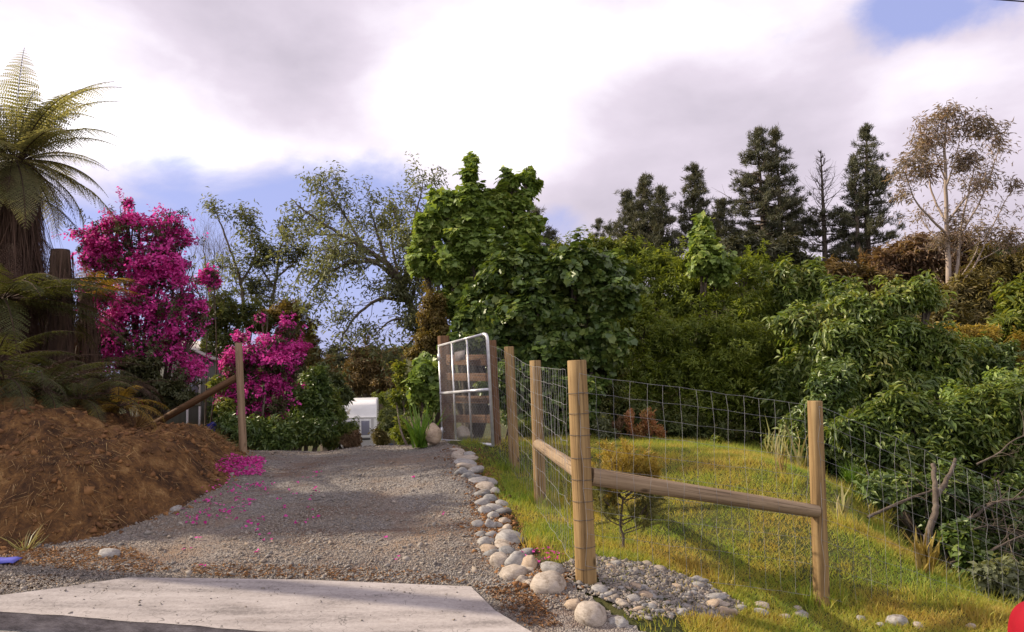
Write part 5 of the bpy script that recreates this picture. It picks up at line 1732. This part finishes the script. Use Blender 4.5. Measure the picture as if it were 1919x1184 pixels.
shrub('shrub', 'dense dark shrub in the gully behind the right-hand netting, down to the grass', 'shrub', 8.0, [(1670, 925, 50, 40), (1770, 930, 66, 46), (1880, 950, 60, 60), (1850, 1040, 56, 44), (1790, 1000, 44, 40), (1930, 1010, 50, 60)], 2600, 9, .085, .032, L_dark, stem=1790, inner=.4, trunk_r=.018)
shrub('shrub', 'ochre grassy scrub on the slope at the right edge', 'shrub', 16, [(1880, 730, 40, 30), (1915, 760, 40, 30), (1905, 660, 30, 30), (1820, 625, 46, 18), (1790, 640, 30, 20)], 1000, 10, .12, .02, L_gold, stem=1880)

# far scrub on the hill at the right
for i, (bl, Yh, mt_, lab) in enumerate([
        ([(1700, 492, 50, 40), (1665, 505, 34, 40), (1740, 480, 40, 34)], 36, L_rust, 'rusty brown thicket behind the eucalyptus trunk'),
        ([(1790, 470, 36, 26), (1820, 500, 40, 34), (1770, 520, 40, 30)], 38, L_rust, 'smaller rust-tinted thicket right of the eucalyptus trunk'),
        ([(1840, 560, 50, 46), (1800, 580, 40, 40), (1880, 590, 50, 50)], 30, L_scrub, 'olive-brown scrub on the hillside right of the eucalyptus'),
        ([(1890, 500, 46, 30), (1850, 495, 36, 22), (1925, 520, 40, 40)], 46, L_scrubg, 'green scrub on the hilltop skyline at the right edge'),
        ([(1905, 505, 60, 30), (1950, 510, 50, 40), (1860, 520, 40, 30), (1925, 545, 50, 30)], 33, L_scrub, 'brown-green scrub below the hilltop skyline at the right edge'),
        ([(1900, 610, 44, 30), (1925, 570, 36, 40)], 24, L_yell, 'yellow-green feathery bush at the right edge above the ochre scrub'),
        ([(1590, 530, 40, 26), (1560, 510, 26, 20), (1630, 540, 40, 22)], 34, L_totara, 'dark brown low scrub at the foot of the dead-topped pine'),
        ([(1440, 490, 60, 34), (1370, 470, 50, 30), (1500, 500, 30, 26)], 40, L_pine, 'dark undergrowth at the foot of the big pine'),
        ([(1830, 640, 50, 30), (1780, 600, 30, 40)], 26, L_scrub, 'brown scrub low on the hillside behind the dark ball-shaped bush')]):
    shrub('scrub_bush', lab, 'shrub', Yh, bl, 900, 10, .30 if Yh < 33 else .34, .07, mt_, trunk_r=.08, group='scrub on the far hill', floor=False, amp=.35)

# ------------------------------------------------------------------ pines
def pine(name, label, px, top, foot, Y, width, tiers, mat=L_pine, lean=0, bare=.30, seed=0, full=.9, dead_top=0.0, cr=1.0, group='pines on the skyline'):
    A, B = P(px + lean, foot, Y), P(px, top, Y)
    A[2] -= .5
    th_ = thing(name, label, 'pine', A, group)
    Hh = B[2] - A[2]
    mb, nb = MB(), MB()
    tp = smooth_line([A, A * .5 + B * .5 + rng.normal(size=3) * .1, B], 8)
    tube(mb, tp, np.linspace(.26, .03, len(tp)) * Hh / 11, 8, caps=False)
    wr = width * Y / F
    Ps, Ds = [], []
    ph = rng.uniform(0, 6.28)
    for k in range(tiers):
        f = bare + (1 - bare) * (k + .6 * rng.random()) / tiers
        c = A + (B - A) * f
        g = (1 - f) / (1 - bare)
        R_ = wr * min(1.0, (g + .04) * 1.5) ** .85 * (.70 + .30 * math.sin(k * 1.7 + ph) ** 2)
        for j in range(int(4 + 3 * rng.random())):
            a = rng.uniform(0, 6.28)
            Lb = R_ * (.45 + .65 * rng.random())
            hd = np.array([math.cos(a), math.sin(a), 0])
            e1 = c + hd * Lb * .55 + np.array([0, 0, Lb * (-.05 + .15 * rng.random())])
            e2 = c + hd * Lb + np.array([0, 0, Lb * (.10 + .30 * rng.random())])
            ln = smooth_line([c, e1, e2], 4)
            if f <= 1 - dead_top:
                tube(mb, ln, np.linspace(.045, .012, len(ln)) * min(1, Hh / 10), 4, caps=False)
            if f > 1 - dead_top:
                grow(mb, c, hd + np.array([0, 0, .75]), Lb * 1.15, .022, 1, [], 5, 4, .22, (0, 0, .06), .7, .55, .3, .5)
                continue
            if rng.random() > full:
                for q_ in range(4):
                    i = rng.integers(3, len(ln))
                    tube(mb, [ln[i], ln[i] + unit(hd + rng.normal(size=3) * .6 + [0, 0, .5]) * Lb * .35], [.010, .004], 3, caps=False)
                continue
            m_ = max(3, int(Lb / .15 * cr))
            for q_ in .38 + .62 * rng.random(m_) ** .8:
                x = q_ * (len(ln) - 1)
                i = min(int(x), len(ln) - 2)
                Ps.append(ln[i] + (ln[i + 1] - ln[i]) * (x - i) + rng.normal(size=3) * np.array([.16, .16, .05]))
                Ds.append(unit(hd * .6 + np.array([0, 0, .8]) + rng.normal(size=3) * .35))
    if dead_top == 0:
        for q_ in range(10):
            Ps.append(B - np.array([0, 0, .09 * q_]) + rng.normal(size=3) * .03)
            Ds.append(np.array([0, 0, 1.0]))
    mb.build('trunk', M_bark, th_)
    p, d = np.array(Ps), np.array(Ds)
    per = 26
    PP = np.repeat(p, per, 0)
    DD = np.repeat(d, per, 0)
    ax = unit(DD * .9 + rng.normal(size=PP.shape) * .6)
    leaves(nb, PP + rng.normal(size=PP.shape) * .07, ax, rng.normal(size=PP.shape), rng.uniform(.14, .30, len(PP)), .038, NEEDLE)
    nb.build('crown', mat, th_)
    return th_


pine('pine_tree', 'tallest middle spike of the left-hand pine clump on the skyline', 1207, 330, 500, 46, 48, 32, bare=.02, cr=1.15)
pine('pine_tree', 'left shoulder of the pine clump farthest left of the tall pines', 1177, 358, 500, 47, 39, 26, bare=.02, cr=1.15)
pine('pine_tree', 'right shoulder of the left-hand pine clump beside the lone narrow pine', 1238, 352, 500, 45, 39, 26, bare=.02, cr=1.15)
pine('pine_tree', 'lone narrow pointed pine between the clump and the big pine', 1302, 310, 500, 46, 50, 34, bare=.02, cr=1.15)
pine('pine_tree', 'small hedge-height pine tip just left of the big pine', 1352, 375, 500, 48, 39, 26, bare=.02, cr=1.15)
pine('pine_tree', 'big broad pine with a rounded double top, widest on the skyline', 1418, 242, 545, 44, 78, 30, bare=.17, lean=16, cr=1.15)
pine('pine_tree', 'second stem of the broad double-topped pine, on its right side', 1452, 243, 545, 44.5, 66, 28, bare=.2, lean=12, cr=1.15)
pine('pine_tree', 'thin dying pine with a bare leafless top', 1538, 282, 545, 44, 58, 24, bare=.22, lean=10, dead_top=.42, full=.85)
pine('pine_tree', 'tall airy pointed pine nearest the eucalyptus', 1624, 235, 560, 43, 66, 25, bare=.24, lean=4, full=.85, cr=1.0)
pine('pine_tree', 'slim pine stem standing close against the tall airy pine', 1601, 300, 560, 42.5, 46, 15, bare=.30, lean=12, full=.8)
pine('pine_tree', 'tiny distant pine tip left of the pine clump', 1120, 412, 500, 55, 26, 10, bare=.02)
pine('pine_tree', 'second tiny pine tip beside the first, above the yellow-green shrub', 1142, 418, 500, 54, 18, 8, bare=.02)
pine('pine_tree', 'dark pine tip peeking out right of the sycamore shoots', 1003, 395, 500, 40, 32, 12, bare=.02)
pine('pine_tree', 'low dark pine tip between the sycamore and the pale shrub', 1028, 430, 500, 40, 26, 8, bare=.02)

# ------------------------------------------------------------------ eucalyptus
Y = 31
gum_l = [([(1784, 660, Y), (1782, 600, Y), (1778, 520, Y), (1775, 430, Y), (1772, 340, Y), (1770, 270, Y), (1775, 225, Y)], .24, .05), ([(1788, 560, Y), (1796, 480, Y), (1800, 430, Y + .5), (1815, 360, Y + .7), (1830, 300, Y + .8)], .12, .03), ([(1776, 440, Y), (1745, 410, Y - .5), (1715, 375, Y - .8), (1700, 335, Y - 1)], .10, .025),
         ([(1775, 420, Y), (1750, 370, Y + .5), (1735, 310, Y + .8), (1730, 275, Y + .8)], .09, .02), ([(1780, 410, Y), (1810, 370, Y - .6), (1835, 345, Y - .8), (1855, 320, Y - 1)], .08, .02), ([(1773, 350, Y), (1790, 300, Y - .5), (1800, 250, Y - .6)], .07, .02), ([(1773, 340, Y), (1755, 290, Y - .4), (1748, 240, Y - .5)], .06, .02),
         ([(1800, 440, Y + .4), (1840, 370, Y + .6), (1865, 300, Y + .8), (1875, 270, Y + .8)], .07, .02), ([(1790, 540, Y), (1825, 500, Y - .3), (1850, 445, Y - .5), (1880, 385, Y - .6), (1900, 350, Y - .6)], .07, .02), ([(1800, 520, Y), (1830, 470, Y + .4), (1838, 420, Y + .5), (1842, 385, Y + .5)], .05, .012), ([(1830, 490, Y - .3), (1868, 470, Y), (1890, 450, Y)], .04, .012), ([(1778, 470, Y), (1740, 430, Y + .6), (1720, 400, Y + .8)], .06, .015)]
gum_l = [(q, ra * .62, rb * .6) for q, ra, rb in gum_l]
traced('eucalyptus_tree', 'tall pale-stemmed eucalyptus with a thin brownish domed crown', 'tree', gum_l, M_palebark, .24, 70, 1.0, L_gum, 3, .20, .034, depth=1, kids=3, droop=.6, twr=.010, leafs_from=.3,
       blobs=[(1775, 215, Y, 28, 18), (1745, 240, Y, 34, 18), (1812, 240, Y, 36, 20), (1850, 250, Y, 30, 16), (1720, 275, Y, 24, 20), (1760, 262, Y, 40, 18), (1705, 315, Y - .8, 32, 24), (1735, 325, Y - .5, 26, 20), (1868, 268, Y + .6, 20, 14), (1690, 360, Y - 1, 14, 14), (1815, 290, Y, 22, 16), (1835, 340, Y - .7, 22, 14), (1900, 346, Y - .6, 14, 10), (1850, 435, Y - .4, 30, 14), (1895, 450, Y, 28, 18), (1800, 310, Y, 16, 12), (1795, 420, Y, 14, 20), (1772, 455, Y, 30, 16)], clump=560, per_clump=9, clL=.24)

# ------------------------------------------------------------------ beyond the caravan
def dome_tree(name, label, Y, bl, foot, n, mat, L=.22, W=.06, tr=.3):
    return shrub(name, label, 'tree', Y, bl, n, 10, L, W, mat, stem=foot, trunk_r=tr, floor=False, droop=.1, amp=.3)


dome_tree('bronze_tree', 'bronze dome-crowned tree with a thick leaning trunk behind the caravan', 40, [(700, 676, 40, 26), (735, 705, 20, 46), (680, 708, 42, 26), (665, 730, 30, 14), (715, 720, 30, 30), (660, 695, 16, 14)], 724, 2400, L_totara, tr=.28)
dome_tree('distant_tree', 'dark pointed distant tree left of the bronze tree', 52, [(624, 672, 12, 16), (630, 690, 18, 22), (648, 690, 14, 18)], 626, 500, L_pine, .3, .08)
dome_tree('distant_tree', 'brownish distant tree rising behind the bushes at the drive end', 50, [(600, 690, 20, 16), (612, 705, 26, 20)], 604, 500, L_totara, .3, .08)
dome_tree('distant_tree', 'green bushy tree between the drive-side shrub and the caravan', 30, [(615, 725, 26, 26), (598, 700, 14, 14), (640, 742, 14, 14)], 612, 600, L_scrubg, .22, .07)
for px, py, rx, ry, Yw, m_, lab in ((735, 790, 30, 26, 27, L_scrubg, 'rounded green bush immediately right of the caravan'), (760, 815, 34, 18, 22, L_yell, 'low yellow-green bush between the caravan and the strap-leaved plant'), (755, 755, 30, 20, 34, L_scrubg, 'green bush on the rise behind the yellowish bush'), (725, 748, 16, 12, 38, L_yell, 'small bright bush at the foot of the bronze tree'), (715, 815, 12, 18, 29, L_scrub, 'small weedy bush behind the dark blue tub')):
    shrub('bush', lab, 'bush', Yw, [(px, py, rx, ry), (px + rx * .4, py + ry * .5, rx * .7, ry * .6)], 500, 10, .13, .03, m_, trunk_r=.04, floor=False, group='bushes beyond the crest')
# distant wooded slope closing the gap
mb = MB()
p = np.array([P(x, y, 95 + rng.uniform(0, 12)) for x, y in zip(rng.uniform(350, 1100, 3200), rng.normal(700, 1, 3200))])
p[:, 2] = H(p[:, 0], p[:, 1]) + rng.random(len(p)) ** .7 * (1.6 + .8 * wob(p[:, 0], p[:, 1] * 0, .35, 5))
leafy(mb, p, np.tile([0, -.5, .8], (len(p), 1)), 9, .8, .3)
tag(mb.build('distant_woods', L_scrubg), kind='stuff')

# ------------------------------------------------------------------ small plants behind and before the fence
tuft('strap_leaf_plant', 'clump of bright green strap leaves left of the gate', 'plant', hit(788, 838), 70, .62, .03, L_bright, .35)
gb = hit(812, 838)
stone('boulder', 'rough brown and white boulder at the foot of the gate hinge post', 'boulders by the gate', P(812, 814, gb[1] + .1), 32 * gb[1] / F, 40 * gb[1] / F, .26, 3, 'boulder')
stone('boulder', 'pale boulder seen through the gate mesh near the ground', 'boulders by the gate', P(868, 812, 10.9), .26, .18, .22, 1, 'boulder')
# golden bush on a thin stem behind the long rail
Yb = hit(1166, 1030)[1]
b0 = hit(1166, 1030)
gbush = thing('golden_bush', 'golden-topped feathery young conifer on a thin stem behind the long rail', 'bush', b0)
mb = MB()
tops, lows = MB(), MB()
tube(mb, smooth_line([b0 - np.array([0, 0, .05]), b0 + np.array([.012, 0, .1]), P(1163, 985, Yb), P(1168, 930, Yb)], 5), np.linspace(.013, .007, 16), 6, caps=False)
for k in range(34):
    a_ = math.radians(-30 + 240 * (k + rng.random()) / 34)
    q_ = .62 + .38 * rng.random()
    ex_, ey_ = 1174 + 62 * q_ * math.cos(a_) + rng.normal() * 5, 918 - 78 * q_ * math.sin(a_) + rng.normal() * 7
    e = P(ex_, ey_, Yb + rng.normal() * .18)
    s0 = P(1167 + rng.normal() * 2, min(1000, ey_ + rng.uniform(20, 75)), Yb)
    ln = smooth_line([s0, s0 * .5 + e * .5 + np.array([.04 * math.cos(a_), 0, -.03]), e], 8)
    tube(mb, ln, np.linspace(.0055, .002, len(ln)), 4, caps=False)
    dm = unit(e - s0)
    for j in range(9):
        st_ = ln[int(rng.integers(4, len(ln)))]
        dv = unit(dm * .5 + rng.normal(size=3) * .55 + np.array([0, 0, .55]))
        sp2 = st_ + dv * rng.uniform(.07, .16)
        tube(mb, [st_, sp2], [.0025, .0012], 3, caps=False)
        q = st_ + (sp2 - st_) * np.repeat(np.linspace(.15, 1, 7), 8)[:, None] + rng.normal(size=(56, 3)) * .004
        leaves(tops if ey_ < 905 - 12 * rng.random() else lows, q, dv * .8 + rng.normal(size=(56, 3)) * .6, rng.normal(size=(56, 3)), .035 + .025 * rng.random(56), .0055, NEEDLE)
mb.build('trunk', M_bark, gbush)
tops.build('golden_top', L_gold, gbush)
lows.build('foliage', L_olive, gbush)
# red and orange spikes
for i, (px, py, hh, rw) in enumerate(((1152, 815, 36, 13), (1178, 808, 42, 14), (1194, 820, 22, 16), (1215, 812, 46, 17), (1235, 822, 26, 12))):
    bq = base_px(px, 11.3)
    th_ = thing('flower_spike', ['reddish flower spike nearest the corner post', 'bright red flower spike second from the corner post', 'short red flower spike in the middle of the spikes', 'tallest red flower spike behind the golden bush', 'orange-pink flower spike at the right end of the spikes'][i], 'flower', bq, 'red flower spikes behind the fence')
    mb = MB()
    for _ in range(7):
        e = P(px + rng.normal() * rw * .5, py - hh * rng.uniform(.5, 1), 11.3 + rng.normal() * .08)
        tube(mb, [bq, bq * .4 + e * .6, e], [.008, .006, .004], 4, caps=False)
        lb = np.linspace(.35, 1, 14)[:, None]
        pts = bq + (e - bq) * lb
        tips = pts
        if _ == 0:
            al = [pts]
        else:
            al.append(pts)
    mb.build('stem', M_bark, th_)
    mb = MB()
    pts = np.concatenate(al)
    leafy(mb, pts, np.tile([0, 0, 1.], (len(pts), 1)), 6, .06, .022, spread=.5, droop=0)
    mb.build('blossom', L_redfl if i != 0 else L_rust, th_)
shrub('leafy_plant', 'pale grey-green upright shrub right behind the corner post', 'plant', 11.2, [(1128, 800, 9, 26), (1140, 815, 12, 16), (1118, 830, 10, 14)], 180, 9, .07, .022, L_willow, trunk_r=.015)
shrub('leafy_plant', 'small yellow-green sapling alone on the lawn crest', 'plant', 10.9, [(1344, 832, 10, 10), (1348, 850, 14, 12)], 110, 9, .07, .03, L_yell, trunk_r=.012)
for px, Y_, n, L_, lab, m_ in ((1432, 10.2, 12, .55, 'grey-green flax plant leftmost by the right fence post', L_straw), (1452, 9.9, 10, .5, 'bluish flax plant between its two neighbours', L_straw), (1487, 9.5, 16, .62, 'pale bleached flax plant just left of the right fence post', L_straw), (1560, 6.9, 9, .34, 'pale flax plant in the grass right of the right fence post', L_straw), (1455, 7.9, 14, .32, 'thin dry grass clump behind the end of the long rail', M_thatch)):
    tuft('flax_plant', lab, 'flax', base_px(px, Y_), n, L_, .034 if n != 14 else .01, m_, .28, group='flax plants by the fence')
# gully: dead branches, small trunk, yellow flax stump, saplings
Yg = 7.0
def dead(name, label, pl, r0, r1, tw, cat='dead branch', tl=.4):
    b0 = P(*pl[0])
    th_ = thing(name, label, cat, b0, 'dead branches in the gully')
    mb = MB()
    r0, r1 = r0 * .62, r1 * .6
    l = limb(mb, pl, r0, r1, 6, 6)
    for _ in range(tw):
        i = rng.integers(2, len(l) - 1)
        grow(mb, l[i], unit(l[i + 1] - l[i]) + rng.normal(size=3) * .6, tl * (.4 + .8 * rng.random()), max(.003, r1 * .7), 1, [], 4, 2, .25, (0, 0, -.03))
    mb.build('wood', M_bark, th_)


dead('dead_branch', 'pale dead branch poking left out of the gully, cut end on the grass', [(1626, 970, 7.3), (1690, 940, 7.4), (1760, 915, 7.6), (1830, 900, 7.9)], .026, .012, 10)
dead('dead_branch', 'long dead branch lying right across the gully', [(1760, 990, 7.2), (1820, 970, 7.2), (1870, 940, 7.3), (1960, 930, 7.4)], .028, .016, 12)
dead('dead_branch', 'thin dead branch sloping down at the far right', [(1780, 1055, 6.6), (1850, 1035, 6.7), (1900, 1010, 6.8), (1990, 980, 7.0)], .018, .010, 10)
dead('dead_branch', 'curved dead twig arching down behind the netting', [(1870, 900, 7.6), (1880, 960, 7.3), (1890, 1010, 7.0), (1902, 1060, 6.8)], .012, .006, 6)
dead('dead_branch', 'high pale broken branch under the yellow-tipped shrub', [(1830, 870, 8.0), (1870, 850, 8.0), (1900, 825, 8.0), (1960, 800, 8)], .018, .010, 6)
dead('dead_branch', 'tangled twiggy branch heap low in the gully', [(1800, 1000, 7.4), (1860, 985, 7.5), (1930, 1010, 7.4)], .016, .008, 26, tl=.7)
th_ = thing('small_trunk', 'short crooked pale trunk rising behind the yellow flax stump', 'tree', hit(1730, 1040))
mb = MB()
limb(mb, [(1732, 1040, 7.0), (1740, 1000, 7.0), (1752, 960, 7.1), (1752, 920, 7.2), (1748, 870, 7.4)], .036, .022, 6, 8)
limb(mb, [(1752, 930, 7.2), (1775, 900, 7.4), (1790, 860, 7.7)], .03, .015)
mb.build('trunk', M_bark, th_)
fb = hit(1733, 1072)
tuft('yellow_flax', 'stubby yellow withered flax at the edge of the grass bank', 'flax', fb, 46, .34, .030, leaf_mat('withered_yellow', [(.16, .11, .03), (.28, .21, .05), (.36, .28, .09)], .6, .3), .22)
tuft('dry_clump', 'dark dry grass clump at the right foot of the yellow flax', 'grass tuft', hit(1758, 1072), 120, .26, .006, M_thatch, 1.0)
shrub('sapling', 'upright green-leaved sapling in the gully right of the yellow flax', 'plant', 6.6, [(1800, 1020, 18, 26), (1812, 1060, 22, 26), (1795, 990, 10, 12), (1830, 1085, 20, 20)], 150, 8, .075, .045, L_dark, trunk_r=.012)
shrub('sapling', 'pale-leaved small shrub in the lower right corner behind the netting', 'plant', 5.9, [(1880, 1075, 34, 24), (1900, 1110, 34, 24), (1860, 1105, 20, 24), (1925, 1080, 30, 36)], 300, 8, .065, .030, L_willow, trunk_r=.015)
tuft('grass_tuft', 'long green grass hanging at the drop behind the right fence post', 'grass tuft', hit(1600, 915), 160, .42, .010, L_bright, .6)
tuft('grass_tuft', 'long grass at the drop left of the pale dead branch', 'grass tuft', hit(1650, 985), 120, .34, .009, M_grass, .6)

# a power pole left of the view, whose shadow crosses the slab
pb = np.array([-8.0, 6.40, 0])
pb[2] = float(gz(pb[0], pb[1]))
pole = thing('power_pole', 'round timber power pole on the bank, left of the photograph', 'pole', pb)
log('post', pb - np.array([0, 0, .4]), pb + np.array([0, 0, 3.9]), .12, .10, M_post, pole)

shrub('bank_tree', 'leafy tree on the bank left of the photograph, shading the drive', 'tree', 8.5, [(-560, 250, 150, 110), (-420, 320, 110, 80), (-640, 400, 120, 90), (-700, 250, 130, 100), (-480, 210, 110, 70)], 3600, 9, .13, .055, L_droop, stem=-560, trunk_r=.12, droop=.4)
